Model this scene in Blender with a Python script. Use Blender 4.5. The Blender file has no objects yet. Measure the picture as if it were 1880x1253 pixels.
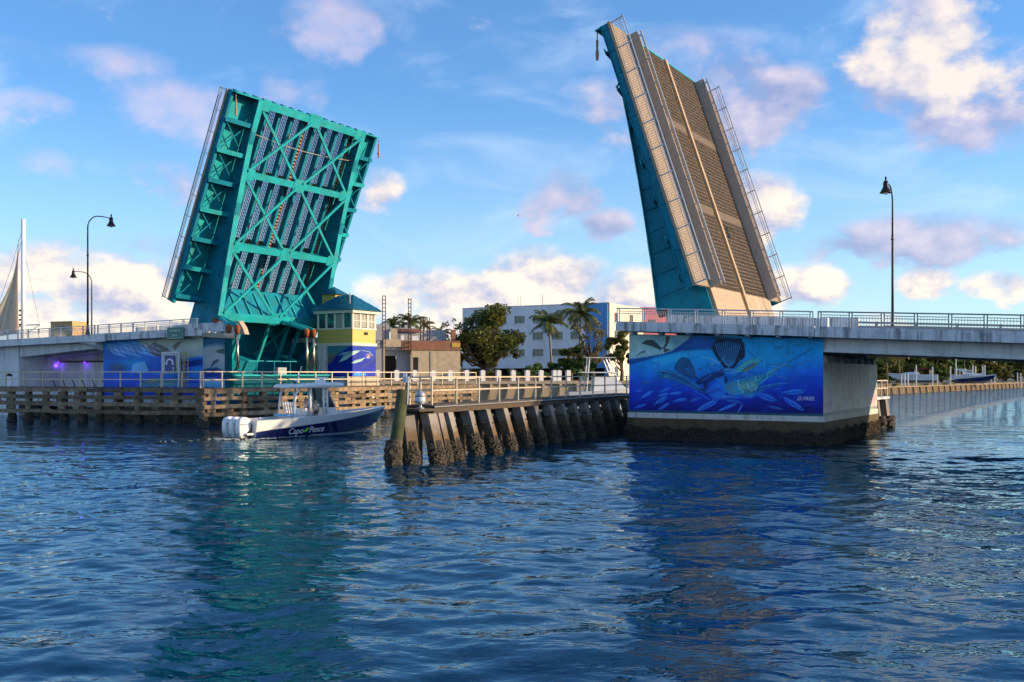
import bpy, bmesh, math, random
import numpy as np
from mathutils import Vector, Matrix, Quaternion
random.seed(7); np.random.seed(7)
R = math.radians
scene = bpy.context.scene
C = scene.collection

# ------------------------------------------------------------------ camera
CAM_H = 4.5; FPX = 1800.0; CXP = 940.0; HORP = 688.0          # photo pixels (1880 wide)
cam_d = bpy.data.cameras.new('camera'); cam = bpy.data.objects.new('camera', cam_d); C.objects.link(cam)
cam.location = (0, 0, CAM_H); cam.rotation_euler = (R(90), 0, 0)
cam_d.sensor_width = 36.0; cam_d.lens = 36.0*FPX/1880.0
cam_d.shift_y = (HORP-626.5)/1880.0
cam_d.clip_start = 0.1; cam_d.clip_end = 9000
scene.camera = cam
# ------------------------------------------------------------------ bridge frame (u along the road, v across it)
DX, DY = 0.853, -0.522
NX, NY = 0.522, 0.853
AX, AY = 8.27, 69.2
def B(u, v, z): return Vector((AX+DX*u+NX*v, AY+DY*u+NY*v, z))
def at(px, D, z=0.0): return Vector(((px-CXP)/FPX*D, D, z))     # a place on the ground seen along one bearing
def zof(py, D): return CAM_H+(HORP-py)/FPX*D
# ------------------------------------------------------------------ sun, sky, exposure
SUN_EL = 15.0
_phi = R(24)
SUN_H = Vector((DX*math.cos(_phi)+NX*math.sin(_phi), DY*math.cos(_phi)+NY*math.sin(_phi), 0)).normalized()
SUN_V = (SUN_H*math.cos(R(SUN_EL))+Vector((0, 0, math.sin(R(SUN_EL))))).normalized()
sun_d = bpy.data.lights.new('sun', 'SUN'); sun = bpy.data.objects.new('sun', sun_d); C.objects.link(sun)
sun_d.energy = 4.9; sun_d.angle = R(0.6); sun_d.color = (1.0, 0.74, 0.45)
sun.rotation_euler = (-SUN_V).to_track_quat('-Z', 'Y').to_euler(); sun.location = (60, -20, 60)
vs = scene.view_settings
scene.display_settings.display_device = 'sRGB'
vs.view_transform = 'Standard'; vs.look = 'None'; vs.exposure = 0.42; vs.gamma = 1.0; vs.use_curve_mapping = False

world = bpy.data.worlds.new('World'); scene.world = world; world.use_nodes = True
def make_world():
    nt = world.node_tree; N = nt.nodes; L = nt.links; N.clear()
    def node(t, **k):
        n = N.new(t)
        for a, b in k.items(): setattr(n, a, b)
        return n
    def setin(n, i, v):
        if hasattr(v, 'is_linked') or isinstance(v, bpy.types.NodeSocket): L.new(v, n.inputs[i])
        else: n.inputs[i].default_value = v
    def m(op, a, b=None, c=None, clamp=False):
        n = node('ShaderNodeMath', operation=op); n.use_clamp = clamp
        setin(n, 0, a)
        if b is not None: setin(n, 1, b)
        if c is not None: setin(n, 2, c)
        return n.outputs[0]
    def ss(x, lo, hi):
        n = node('ShaderNodeMapRange', interpolation_type='SMOOTHSTEP'); setin(n, 0, x)
        n.inputs[1].default_value = lo; n.inputs[2].default_value = hi
        return n.outputs[0]
    def mix(f, a, b):
        n = node('ShaderNodeMix', data_type='RGBA'); setin(n, 0, f); setin(n, 6, a); setin(n, 7, b); return n.outputs[2]
    def vec(x, y, z):
        n = node('ShaderNodeCombineXYZ'); setin(n, 0, x); setin(n, 1, y); setin(n, 2, z); return n.outputs[0]
    def noise(v, s, det, rough=0.55, dist=0.0):
        n = node('ShaderNodeTexNoise'); n.noise_dimensions = '3D'; L.new(v, n.inputs['Vector'])
        n.inputs['Scale'].default_value = s; n.inputs['Detail'].default_value = det
        n.inputs['Roughness'].default_value = rough; n.inputs['Distortion'].default_value = dist
        return n.outputs['Fac']
    sky = node('ShaderNodeTexSky', sky_type='NISHITA'); sky.sun_disc = False
    sky.sun_elevation = R(SUN_EL+9); sky.sun_rotation = math.atan2(SUN_H.x, SUN_H.y)
    sky.altitude = 0; sky.air_density = 1.0; sky.dust_density = 0.6; sky.ozone_density = 3.0
    hs = node('ShaderNodeHueSaturation'); hs.inputs['Saturation'].default_value = 1.25; hs.inputs['Value'].default_value = 1.0
    L.new(sky.outputs[0], hs.inputs['Color'])
    tc = node('ShaderNodeTexCoord'); sp = node('ShaderNodeSeparateXYZ'); L.new(tc.outputs['Generated'], sp.inputs[0])
    x, y, z = sp.outputs
    az = m('MULTIPLY', m('ARCTAN2', x, y), 18.0)
    el = m('MULTIPLY', m('ARCSINE', z), 18.0)
    # wisps of air: directions as a tilted flat layer of cirrus
    P = vec(az, el, 0.0)
    PW = vec(m('MULTIPLY', az, 0.55), m('MULTIPLY', el, 1.5), 3.3)
    n1 = noise(vec(m('MULTIPLY', az, 0.8), m('MULTIPLY', el, 1.15), 0.0), 0.95, 5, 0.56)
    n1o = noise(vec(m('MULTIPLY', m('ADD', az, 0.22), 0.8), m('MULTIPLY', m('ADD', el, 0.2), 1.15), 0.0), 0.95, 5, 0.56)
    nw = noise(vec(m('MULTIPLY', az, 0.8), m('MULTIPLY', el, 1.15), 7.0), 0.6, 3, 0.5)
    azw = m('ADD', az, m('MULTIPLY', m('SUBTRACT', nw, 0.5), 1.6))
    elw = m('ADD', el, m('MULTIPLY', m('SUBTRACT', n1, 0.5), 0.9))
    def px(xp, yp):
        dx = xp-CXP; return math.atan2(dx, FPX)*18, math.atan2(HORP-yp, math.hypot(FPX, dx))*18
    def field(blobs):
        out = None
        for (bx, by, rx, ry, amp) in blobs:
            cx_, cy_ = px(bx, by)
            dx = m('MULTIPLY', m('SUBTRACT', azw, cx_), 100.0/rx); dy = m('MULTIPLY', m('SUBTRACT', elw, cy_), 100.0/ry)
            d2 = m('MULTIPLY_ADD', dx, dx, m('MULTIPLY', dy, dy))
            g = m('MULTIPLY', m('SUBTRACT', 1.0, m('MULTIPLY', d2, .42)), amp)
            out = g if out is None else m('MAXIMUM', out, g)
        return out
    bank = field([(860, 560, 120, 60, 1.0), (1000, 545, 120, 78, 1.1), (1120, 570, 110, 60, .95), (740, 545, 80, 60, .8), (1180, 540, 60, 50, .85),
                  (80, 500, 120, 45, .85), (220, 560, 150, 80, .95), (30, 590, 140, 50, .8), (330, 530, 80, 60, .75),
                  (1470, 530, 80, 42, .9), (1400, 385, 72, 58, .95), (1735, 517, 50, 24, .8), (1840, 527, 42, 26, .8), (1590, 585, 60, 22, .6),
                  (1700, 60, 95, 80, .85), (1795, 135, 95, 52, .82), (1645, 30, 60, 50, .65), (690, 345, 45, 36, .6)])
    lil = field([(1380, 180, 115, 62, .85), (1690, 440, 140, 42, .9), (1540, 462, 90, 26, .8), (1020, 365, 60, 50, .85), (1115, 408, 45, 26, .8),
                 (1150, 200, 80, 60, .6), (1800, 215, 110, 60, .8), (1640, 170, 70, 60, .65), (240, 470, 160, 40, .6), (300, 320, 60, 30, .4)])
    wis = field([(230, 125, 90, 34, .75), (310, 195, 95, 45, .85), (350, 230, 60, 40, .7), (610, 45, 75, 48, .9), (60, 110, 70, 30, .55), (45, 185, 52, 20, .7),
                 (55, 298, 34, 24, .7), (520, 165, 60, 40, .5), (1260, 80, 130, 36, .5), (740, 40, 40, 20, .4), (1400, 120, 80, 24, .4)])
    # the same weather all the way round, away from the clouds placed above
    g1 = noise(vec(m('MULTIPLY', az, 0.5), m('MULTIPLY', el, 1.0), 21.0), 0.34, 2, 0.5)
    low = ss(el, 5.0, 0.0)
    front = ss(m('ABSOLUTE', az), 8.0, 11.0)
    gen = m('MULTIPLY', m('MULTIPLY', ss(g1, .46, .62), front), m('MULTIPLY_ADD', low, .4, .5))
    bank = m('MAXIMUM', bank, gen)
    nn = m('MULTIPLY', m('SUBTRACT', n1, 0.5), 2.1)
    db = ss(m('ADD', bank, nn), .28, .80)
    dl = m('MULTIPLY', ss(m('ADD', lil, nn), .22, .80), .82)
    dw = m('MULTIPLY', ss(m('ADD', wis, m('MULTIPLY', nn, .8)), .2, .95), .5)
    # light on the clouds comes from the sun's side
    lit = m('ADD', m('MULTIPLY', m('SUBTRACT', n1, n1o), 3.8), .44)
    core = ss(m('ADD', bank, nn), .45, 1.25)
    lit = m('ADD', lit, m('MULTIPLY', core, .3), clamp=True)
    K = 1.0
    shade = (3.5, 3.8, 5.2, 1); cream = mix(ss(el, 4.2, 1.6), (6.7, 6.0, 5.6, 1), (8.5, 7.3, 5.9, 1))
    cb = mix(lit, shade, cream)
    lilc = mix(lit, (2.5, 2.8, 4.5, 1), (5.2, 4.6, 5.5, 1))
    wisc = mix(lit, (4.4, 4.5, 6.2, 1), (6.8, 5.3, 5.7, 1))
    cirr = m('MULTIPLY', ss(noise(PW, .55, 4, .6, .6), .47, .78), .38)
    # humid air: the sky pales toward the horizon
    air = m('ADD', m('MULTIPLY', ss(el, 5.2, 0.0), .5), m('MULTIPLY', ss(el, 1.0, 4.5), .09))
    base = hs.outputs[0]
    tint = node('ShaderNodeMix', data_type='RGBA', blend_type='MULTIPLY'); tint.inputs[0].default_value = 1.0
    L.new(base, tint.inputs[6]); tint.inputs[7].default_value = (0.92, 1.19, 1.40, 1)
    col = mix(air, tint.outputs[2], (4.9, 6.3, 7.0, 1))
    col = mix(cirr, col, (5.3, 6.4, 7.7, 1))
    col = mix(dw, col, wisc); col = mix(dl, col, lilc); col = mix(db, col, cb)
    bg = node('ShaderNodeBackground'); bg.inputs['Strength'].default_value = 0.115
    L.new(col, bg.inputs['Color'])
    o = node('ShaderNodeOutputWorld'); L.new(bg.outputs[0], o.inputs['Surface'])
    scene.cycles.use_adaptive_sampling = True; scene.cycles.adaptive_threshold = .03; scene.cycles.adaptive_min_samples = 12; scene.cycles.max_bounces = 5; scene.cycles.diffuse_bounces = 2; scene.cycles.glossy_bounces = 3; scene.cycles.caustics_reflective = False; scene.cycles.caustics_refractive = False
    world.cycles.sampling_method = 'MANUAL'; world.cycles.sample_map_resolution = 512
make_world()

# ------------------------------------------------------------------ materials
MATS = {}
def srgb(r, g, b):
    f = lambda c: ((c/255.0)/12.92 if c/255.0 <= .04045 else (((c/255.0)+.055)/1.055)**2.4)
    return (f(r), f(g), f(b), 1.0)
def mat(name, col, rough=.6, metal=0.0, var=.18, scale=3.0, bump=.0, bscale=40.0, dirt=None, dscale=1.2, damt=.5, streak=False, spec=.5, coat=0.0, rust=0.0, orand=0.0, dlo=.48):
    """principled surface: colour with grain, optional stains (streaks run down the face), fine relief"""
    if name in MATS: return MATS[name]
    if len(col) == 3: col = (*col, 1)
    M = bpy.data.materials.new(name); M.use_nodes = True; nt = M.node_tree; N = nt.nodes; L = nt.links
    p = N['Principled BSDF']; p.inputs['Roughness'].default_value = rough; p.inputs['Metallic'].default_value = metal
    p.inputs['Specular IOR Level'].default_value = spec; p.inputs['Coat Weight'].default_value = coat
    tc = N.new('ShaderNodeTexCoord')
    n = N.new('ShaderNodeTexNoise'); n.inputs['Scale'].default_value = scale; n.inputs['Detail'].default_value = 6; L.new(tc.outputs['Object'], n.inputs['Vector'])
    r = N.new('ShaderNodeMapRange'); r.inputs[1].default_value = .25; r.inputs[2].default_value = .75
    r.inputs[3].default_value = 1-var; r.inputs[4].default_value = 1+var*.7; L.new(n.outputs['Fac'], r.inputs[0])
    mx = N.new('ShaderNodeVectorMath'); mx.operation = 'SCALE'; mx.inputs[0].default_value = col[:3]; L.new(r.outputs[0], mx.inputs['Scale'])
    c = mx.outputs[0]
    if dirt is not None:
        mp = N.new('ShaderNodeMapping'); L.new(tc.outputs['Object'], mp.inputs[0])
        if streak: mp.inputs['Scale'].default_value = (1, 1, .12)
        d = N.new('ShaderNodeTexNoise'); d.inputs['Scale'].default_value = dscale; d.inputs['Detail'].default_value = 7; d.inputs['Roughness'].default_value = .62
        L.new(mp.outputs[0], d.inputs['Vector'])
        dr = N.new('ShaderNodeMapRange'); dr.interpolation_type = 'SMOOTHSTEP'; dr.inputs[1].default_value = dlo; dr.inputs[2].default_value = dlo+.24; dr.inputs[4].default_value = damt
        L.new(d.outputs['Fac'], dr.inputs[0])
        mi = N.new('ShaderNodeMix'); mi.data_type = 'RGBA'; L.new(dr.outputs[0], mi.inputs[0]); L.new(c, mi.inputs[6]); mi.inputs[7].default_value = (*dirt[:3], 1)
        c = mi.outputs[2]
    if orand > 0:                                                   # every board its own tone
        oi = N.new('ShaderNodeObjectInfo'); om = N.new('ShaderNodeMapRange'); om.inputs[3].default_value = 1-orand; om.inputs[4].default_value = 1+orand; L.new(oi.outputs['Random'], om.inputs[0])
        ov = N.new('ShaderNodeVectorMath'); ov.operation = 'SCALE'; L.new(c, ov.inputs[0]); L.new(om.outputs[0], ov.inputs['Scale']); c = ov.outputs[0]
    if rust > 0:
        mp = N.new('ShaderNodeMapping'); mp.inputs['Scale'].default_value = (1, 1, .22); L.new(tc.outputs['Object'], mp.inputs[0])
        d = N.new('ShaderNodeTexNoise'); d.inputs['Scale'].default_value = 1.7; d.inputs['Detail'].default_value = 8; d.inputs['Roughness'].default_value = .7; L.new(mp.outputs[0], d.inputs['Vector'])
        dr = N.new('ShaderNodeMapRange'); dr.inputs[1].default_value = .54; dr.inputs[2].default_value = .72; dr.inputs[4].default_value = rust; L.new(d.outputs['Fac'], dr.inputs[0])
        mi = N.new('ShaderNodeMix'); mi.data_type = 'RGBA'; L.new(dr.outputs[0], mi.inputs[0]); L.new(c, mi.inputs[6]); mi.inputs[7].default_value = (.085, .085, .06, 1)
        c = mi.outputs[2]
    L.new(c, p.inputs['Base Color'])
    if bump > 0:
        b = N.new('ShaderNodeTexNoise'); b.inputs['Scale'].default_value = bscale; b.inputs['Detail'].default_value = 5; L.new(tc.outputs['Object'], b.inputs['Vector'])
        bn = N.new('ShaderNodeBump'); bn.inputs['Strength'].default_value = bump; bn.inputs['Distance'].default_value = .05
        L.new(b.outputs['Fac'], bn.inputs['Height']); L.new(bn.outputs[0], p.inputs['Normal'])
    MATS[name] = M; return M
def glass(name, col, rough=.06):
    M = bpy.data.materials.new(name); M.use_nodes = True; p = M.node_tree.nodes['Principled BSDF']
    p.inputs['Base Color'].default_value = (*col[:3], 1); p.inputs['Roughness'].default_value = rough; p.inputs['Specular IOR Level'].default_value = .9
    MATS[name] = M; return M
def emit(name, col, s):
    M = bpy.data.materials.new(name); M.use_nodes = True; nt = M.node_tree; p = nt.nodes['Principled BSDF']
    p.inputs['Base Color'].default_value = (*col[:3], 1); p.inputs['Emission Color'].default_value = (*col[:3], 1); p.inputs['Emission Strength'].default_value = s
    MATS[name] = M; return M
def leafmat(name, col, col2, trans=.3):
    M = bpy.data.materials.new(name); M.use_nodes = True; nt = M.node_tree; N = nt.nodes; L = nt.links
    p = N['Principled BSDF']; p.inputs['Roughness'].default_value = .55; p.inputs['Specular IOR Level'].default_value = .3
    tc = N.new('ShaderNodeTexCoord'); n = N.new('ShaderNodeTexNoise'); n.inputs['Scale'].default_value = .9; n.inputs['Detail'].default_value = 5
    L.new(tc.outputs['Object'], n.inputs['Vector'])
    r = N.new('ShaderNodeMapRange'); r.inputs[1].default_value = .35; r.inputs[2].default_value = .65; L.new(n.outputs['Fac'], r.inputs[0])
    mi = N.new('ShaderNodeMix'); mi.data_type = 'RGBA'; L.new(r.outputs[0], mi.inputs[0]); mi.inputs[6].default_value = (*col[:3], 1); mi.inputs[7].default_value = (*col2[:3], 1)
    L.new(mi.outputs[2], p.inputs['Base Color'])
    t = N.new('ShaderNodeBsdfTranslucent'); L.new(mi.outputs[2], t.inputs['Color'])
    ms = N.new('ShaderNodeMixShader'); ms.inputs[0].default_value = trans; L.new(p.outputs[0], ms.inputs[1]); L.new(t.outputs[0], ms.inputs[2])
    L.new(ms.outputs[0], N['Material Output'].inputs['Surface']); MATS[name] = M; return M
def attrmat(name, rough=.55, bump=.15, spec=.3):
    """paint whose colour is the artist's, stored per vertex of the wall face"""
    M = bpy.data.materials.new(name); M.use_nodes = True; nt = M.node_tree; N = nt.nodes; L = nt.links
    p = N['Principled BSDF']; p.inputs['Roughness'].default_value = rough; p.inputs['Specular IOR Level'].default_value = spec
    a = N.new('ShaderNodeAttribute'); a.attribute_name = 'paint'
    L.new(a.outputs['Color'], p.inputs['Base Color'])
    tc = N.new('ShaderNodeTexCoord'); b = N.new('ShaderNodeTexNoise'); b.inputs['Scale'].default_value = 9; b.inputs['Detail'].default_value = 5; L.new(tc.outputs['Object'], b.inputs['Vector'])
    bn = N.new('ShaderNodeBump'); bn.inputs['Strength'].default_value = bump; bn.inputs['Distance'].default_value = .03
    L.new(b.outputs['Fac'], bn.inputs['Height']); L.new(bn.outputs[0], p.inputs['Normal'])
    MATS[name] = M; return M

mat('teal', (.003, .225, .32), .6, spec=.22, var=.25, scale=.6, rust=.5, dirt=(.006, .11, .15), dscale=1.1, damt=.7, bump=.05, bscale=6)
mat('teal_light', (.008, .37, .41), .6, spec=.25, var=.25, scale=.9, rust=.6, dirt=(.12, .30, .22), dscale=2.0, damt=.4)
mat('teal_shaded', (.002, .075, .10), .85, spec=.15, var=.2, scale=1.2)  # bridge teal darkened, so the channel front carries its shade in the colour
mat('stone_dark', (.17, .12, .07), .95, var=.4, scale=1.2, dirt=(.07, .06, .03), dscale=.6, damt=.8)
mat('rust', (.28, .07, .02), .8, var=.4, scale=9, bump=.4, bscale=20)
mat('steel_rod', (.78, .62, .42), .25, metal=1.0, var=.1)
mat('joint_plate', (.13, .09, .06), .8, var=.3, scale=4)
mat('grating', (.235, .165, .11), .8, metal=0.0, var=.3, scale=5)
mat('tan_deck', (.43, .31, .20), .8, var=.15, scale=2.2, bump=.1, bscale=30, dirt=(.25, .19, .13), dscale=2.5, damt=.5)
mat('concrete', (.74, .73, .73), .85, var=.16, scale=1.3, bump=.25, bscale=14, dirt=(.20, .20, .21), dscale=2.4, damt=.9, streak=True, dlo=.43)
mat('concrete_light', (.78, .77, .76), .85, var=.1, scale=1.0, bump=.15, bscale=12, dirt=(.33, .32, .31), dscale=1.2, damt=.6, streak=True)
mat('concrete_warm', (.46, .38, .28), .88, var=.14, scale=1.6, bump=.3, bscale=12, dirt=(.24, .19, .13), dscale=1.6, damt=.6, streak=True)
mat('pile_stain', (.155, .105, .06), .9, var=.35, scale=3, bump=.4, bscale=16, orand=.25, dirt=(.07, .05, .03), dscale=3, damt=.7)
mat('walk_deck', (.30, .225, .155), .85, var=.2, scale=3)
mat('kerb_grey', (.40, .35, .30), .85, var=.15, scale=2, dirt=(.2, .16, .12), dscale=2, damt=.6)
mat('concrete_pile', (.25, .225, .20), .9, orand=.2, var=.16, scale=2.2, bump=.35, bscale=16, dirt=(.16, .12, .08), dscale=2.2, damt=.7, streak=True)
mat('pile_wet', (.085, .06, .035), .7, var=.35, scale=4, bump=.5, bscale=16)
mat('oyster', (.05, .039, .026), .85, var=.7, scale=7, bump=1.0, bscale=15, dirt=(.14, .11, .07), dscale=9, damt=.55)
mat('band_white', (.68, .64, .58), .8, var=.1, scale=2.0, dirt=(.30, .24, .16), dscale=3.0, damt=.6, streak=True)
mat('stain_brown', (.11, .075, .035), .85, var=.4, scale=2.5, bump=.5, bscale=14, dirt=(.05, .045, .02), dscale=2.0, damt=.7)
mat('rail_grey', (.42, .43, .44), .45, metal=.6, var=.1, scale=4)
mat('rail_dark', (.24, .26, .28), .45, metal=.4, var=.1, scale=4)
mat('rail_tan', (.62, .50, .36), .5, metal=.25, var=.15, scale=4)
mat('timber', (.27, .19, .115), .9, orand=.42, var=.4, scale=2.6, bump=.5, bscale=24, dirt=(.09, .065, .045), dscale=1.8, damt=.75)
mat('timber_dark', (.09, .065, .045), .9, var=.4, scale=3, bump=.5, bscale=20)
mat('timber_green', (.06, .072, .028), .9, var=.4, scale=2.2, bump=.5, bscale=18, dirt=(.05, .04, .02), dscale=1.8, damt=.7)
mat('asphalt', (.06, .06, .062), .9, var=.2, scale=8)
mat('yellow_paint', (.52, .33, .05), .6, var=.12, scale=5)
mat('lamp_black', (.025, .022, .02), .4, metal=.5, var=.2)
mat('recess_shade', (.012, .012, .013), .9, var=.3)  # near-black stands in for the shade inside pits, recesses and doorways
mat('black_rubber', (.02, .02, .022), .6)
mat('yellow_rail', (.62, .45, .14), .5, var=.15); mat('pale_yellow', (.60, .45, .11), .6, var=.08, scale=1, dirt=(.45, .34, .1), dscale=1, damt=.3)

def tide_mark(name, src, lo, hi, stain):
    """concrete with the brown, ragged stain the tide leaves on it"""
    M = MATS[src].copy(); M.name = name; nt = M.node_tree; N = nt.nodes; L = nt.links; p = N['Principled BSDF']; c = p.inputs['Base Color'].links[0].from_socket
    g = N.new('ShaderNodeNewGeometry') if False else N.new('ShaderNodeTexCoord'); s = N.new('ShaderNodeSeparateXYZ'); L.new(g.outputs['Object'], s.inputs[0])
    n = N.new('ShaderNodeTexNoise'); n.inputs['Scale'].default_value = 1.6; n.inputs['Detail'].default_value = 6; n.noise_dimensions = '4D'; L.new(g.outputs['Object'], n.inputs['Vector'])
    oi = N.new('ShaderNodeObjectInfo'); mm = N.new('ShaderNodeMath'); mm.operation = 'MULTIPLY'; mm.inputs[1].default_value = 20; L.new(oi.outputs['Random'], mm.inputs[0]); L.new(mm.outputs[0], n.inputs['W'])
    a = N.new('ShaderNodeMath'); a.operation = 'MULTIPLY_ADD'; a.inputs[1].default_value = 1.5; L.new(n.outputs['Fac'], a.inputs[0]); L.new(s.outputs[2], a.inputs[2])
    r = N.new('ShaderNodeMapRange'); r.interpolation_type = 'SMOOTHSTEP'; r.inputs[1].default_value = lo+.75; r.inputs[2].default_value = hi+.75; r.inputs[3].default_value = 1; r.inputs[4].default_value = 0; L.new(a.outputs[0], r.inputs[0])
    mi = N.new('ShaderNodeMix'); mi.data_type = 'RGBA'; L.new(r.outputs[0], mi.inputs[0]); L.new(c, mi.inputs[6]); mi.inputs[7].default_value = (*stain, 1); L.new(mi.outputs[2], p.inputs['Base Color']); MATS[name] = M
tide_mark('pile_tide', 'concrete_pile', 1.35, 2.15, (.13, .085, .045))
# ------------------------------------------------------------------ mesh and object helpers
class MB:
    def __init__(s): s.v = []; s.f = []
    def add(s, vs, fs):
        o = len(s.v); s.v += [tuple(p) for p in vs]; s.f += [tuple(i+o for i in f) for f in fs]; return s
    def box(s, x0, x1, y0, y1, z0, z1, T=None):
        c = [Vector((x, y, z)) for z in (z0, z1) for y in (y0, y1) for x in (x0, x1)]
        if T: c = [T(*p) for p in c]
        return s.add(c, [(0, 2, 3, 1), (4, 5, 7, 6), (0, 1, 5, 4), (2, 6, 7, 3), (0, 4, 6, 2), (1, 3, 7, 5)])
    def beam(s, p, q, w, h, up=(0, 0, 1), e=0.0):
        p = Vector(p); q = Vector(q); d = (q-p).normalized(); p = p-d*e; q = q+d*e
        up = Vector(up)
        if abs(d.dot(up.normalized())) > .999: up = Vector((1, 0, 0))
        a = d.cross(up).normalized(); b = a.cross(d).normalized()
        c = [o+a*(i*w/2)+b*(j*h/2) for o in (p, q) for j in (-1, 1) for i in (-1, 1)]
        return s.add(c, [(0, 2, 3, 1), (4, 5, 7, 6), (0, 1, 5, 4), (2, 6, 7, 3), (0, 4, 6, 2), (1, 3, 7, 5)])
    def tube(s, pts, r, n=8, cap=True):
        pts = [Vector(p) for p in pts]; rs = r if isinstance(r, (list, tuple)) else [r]*len(pts)
        rings = []; ref = None
        for i, p in enumerate(pts):
            d = (pts[min(i+1, len(pts)-1)]-pts[max(i-1, 0)]).normalized()
            if ref is None:
                ref = Vector((0, 0, 1)) if abs(d.z) < .9 else Vector((1, 0, 0))
            a = d.cross(ref).normalized(); b = a.cross(d).normalized(); ref = b
            rings.append([p+(a*math.cos(2*math.pi*k/n)+b*math.sin(2*math.pi*k/n))*rs[i] for k in range(n)])
        vs = [p for rg in rings for p in rg]; fs = []
        for i in range(len(pts)-1):
            for k in range(n):
                fs.append((i*n+k, i*n+(k+1) % n, (i+1)*n+(k+1) % n, (i+1)*n+k))
        if cap: fs += [tuple(range(n)), tuple(range((len(pts)-1)*n, len(pts)*n))]
        return s.add(vs, fs)
    def lathe(s, prof, c=(0, 0, 0), n=14):
        vs = []; fs = []
        for r, z in prof:
            for k in range(n):
                a = 2*math.pi*k/n; vs.append((c[0]+r*math.cos(a), c[1]+r*math.sin(a), c[2]+z))
        for i in range(len(prof)-1):
            for k in range(n): fs.append((i*n+k, i*n+(k+1) % n, (i+1)*n+(k+1) % n, (i+1)*n+k))
        fs += [tuple(range(n)), tuple(range((len(prof)-1)*n, len(prof)*n))]
        return s.add(vs, fs)
    def prism(s, bottom, top):
        n = len(bottom); vs = list(bottom)+list(top)
        return s.add(vs, [tuple(range(n)), tuple(range(n, 2*n))]+[(i, (i+1) % n, n+(i+1) % n, n+i) for i in range(n)])
    def build(s, name, m, parent=None, smooth=False, kind=None, raw=False):
        return mesh_obj(name, s.v, s.f, m, parent, smooth, kind, raw)
OFF = {}
def offset_of(o): return OFF.get(o.name, Vector((0, 0, 0)))
def mesh_obj(name, v, f, m, parent=None, smooth=False, kind=None, raw=False):
    me = bpy.data.meshes.new(name)
    off = offset_of(parent) if parent is not None else Vector((0, 0, 0))
    me.from_pydata([(p[0]-off.x, p[1]-off.y, p[2]-off.z) for p in v], [], f)
    if not raw:
        bm = bmesh.new(); bm.from_mesh(me); bmesh.ops.recalc_face_normals(bm, faces=bm.faces); bm.to_mesh(me); bm.free()
    if m: me.materials.append(MATS[m] if isinstance(m, str) else m)
    if smooth:
        me.polygons.foreach_set('use_smooth', [True]*len(me.polygons))
    me.update()
    o = bpy.data.objects.new(name, me); C.objects.link(o)
    if parent is not None: o.parent = parent; OFF[o.name] = off
    if kind: o['kind'] = kind
    return o
def thing(name, label, cat, loc=(0, 0, 0), rz=0.0, group=None, local=False):
    """Empty at the base of a thing. local=True: parts are modelled in the thing's own axes"""
    o = bpy.data.objects.new(name, None); C.objects.link(o); o.empty_display_size = .3
    o.location = loc; o.rotation_euler = (0, 0, rz); o['label'] = label; o['category'] = cat
    if group: o['group'] = group
    OFF[o.name] = Vector((0, 0, 0)) if local else Vector(loc)
    return o
def tag(o, label, cat, group=None):
    o['label'] = label; o['category'] = cat
    if group: o['group'] = group
    return o
def copy_tree(o, parent=None):
    c = o.copy(); C.objects.link(c); c.parent = parent; OFF[c.name] = offset_of(o)
    for ch in [k for k in o.children]: copy_tree(ch, c)
    return c
def text_obj(name, txt, m, parent, M4, size, shear=0.0, align='CENTER', extrude=.004):
    cu = bpy.data.curves.new(name, 'FONT'); cu.body = txt; cu.size = size; cu.shear = shear; cu.align_x = align; cu.align_y = 'CENTER'; cu.extrude = extrude
    t = bpy.data.objects.new(name+'_tmp', cu); C.objects.link(t)
    dg = bpy.context.evaluated_depsgraph_get(); me = bpy.data.meshes.new_from_object(t.evaluated_get(dg)); me.name = name
    bpy.data.objects.remove(t); bpy.data.curves.remove(cu)
    me.transform(M4 if parent is None else Matrix.Translation(-offset_of(parent)) @ M4)
    me.materials.clear(); me.materials.append(MATS[m])
    o = bpy.data.objects.new(name, me); C.objects.link(o)
    if parent is not None: o.parent = parent
    return o
def frame4(o, x, y, z):
    return Matrix((( x[0], y[0], z[0], o[0]), (x[1], y[1], z[1], o[1]), (x[2], y[2], z[2], o[2]), (0, 0, 0, 1)))
def crust(pts_fn, nu, nv, amp, seed=0):
    """rough sheet of oysters: pts_fn(a, b) gives point and outward normal"""
    rnd = random.Random(seed); vs = []; fs = []
    for j in range(nv+1):
        for i in range(nu+1):
            p, n = pts_fn(i/nu, j/nv); vs.append(p+n*(amp*(rnd.random()**1.4)*(1 if 0 < j else .2)))
    for j in range(nv):
        for i in range(nu):
            a = j*(nu+1)+i; fs.append((a, a+1, a+nu+2, a+nu+1))
    return vs, fs
# ------------------------------------------------------------------ water
def axis(lo, hi, step, far_lo, far_hi, g=1.09):
    a = list(np.arange(lo, hi, step)); s = step; x = a[-1]; up = []
    while x < far_hi: s *= g; x += s; up.append(x)
    s = step; x = lo; dn = []
    while x > far_lo: s *= g; x -= s; dn.append(x)
    return np.array(dn[::-1]+a+up)
def waves(X, Y):
    rs = np.random.RandomState(11); H = np.zeros_like(X); wd = R(250)
    for i in range(46):
        lam = .55*(9.0/.55)**(rs.rand()**1.25)
        th = wd+rs.randn()*.75
        k = 2*math.pi/lam; ph = rs.rand()*6.283
        a = .0050*lam**.80
        wx = X+.25*np.sin(Y*.31+i); wy = Y+.25*np.sin(X*.27+i*1.7)
        s = np.sin(k*(wx*math.cos(th)+wy*math.sin(th))+ph)
        g = .55+.45*np.sin(X*.045*rs.uniform(.5, 1.6)+Y*.05*rs.uniform(.5, 1.6)+rs.rand()*6.28)
        H += a*g*(1-2*np.abs(s)**1.0 if i % 3 == 0 else s)
    return H
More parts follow.
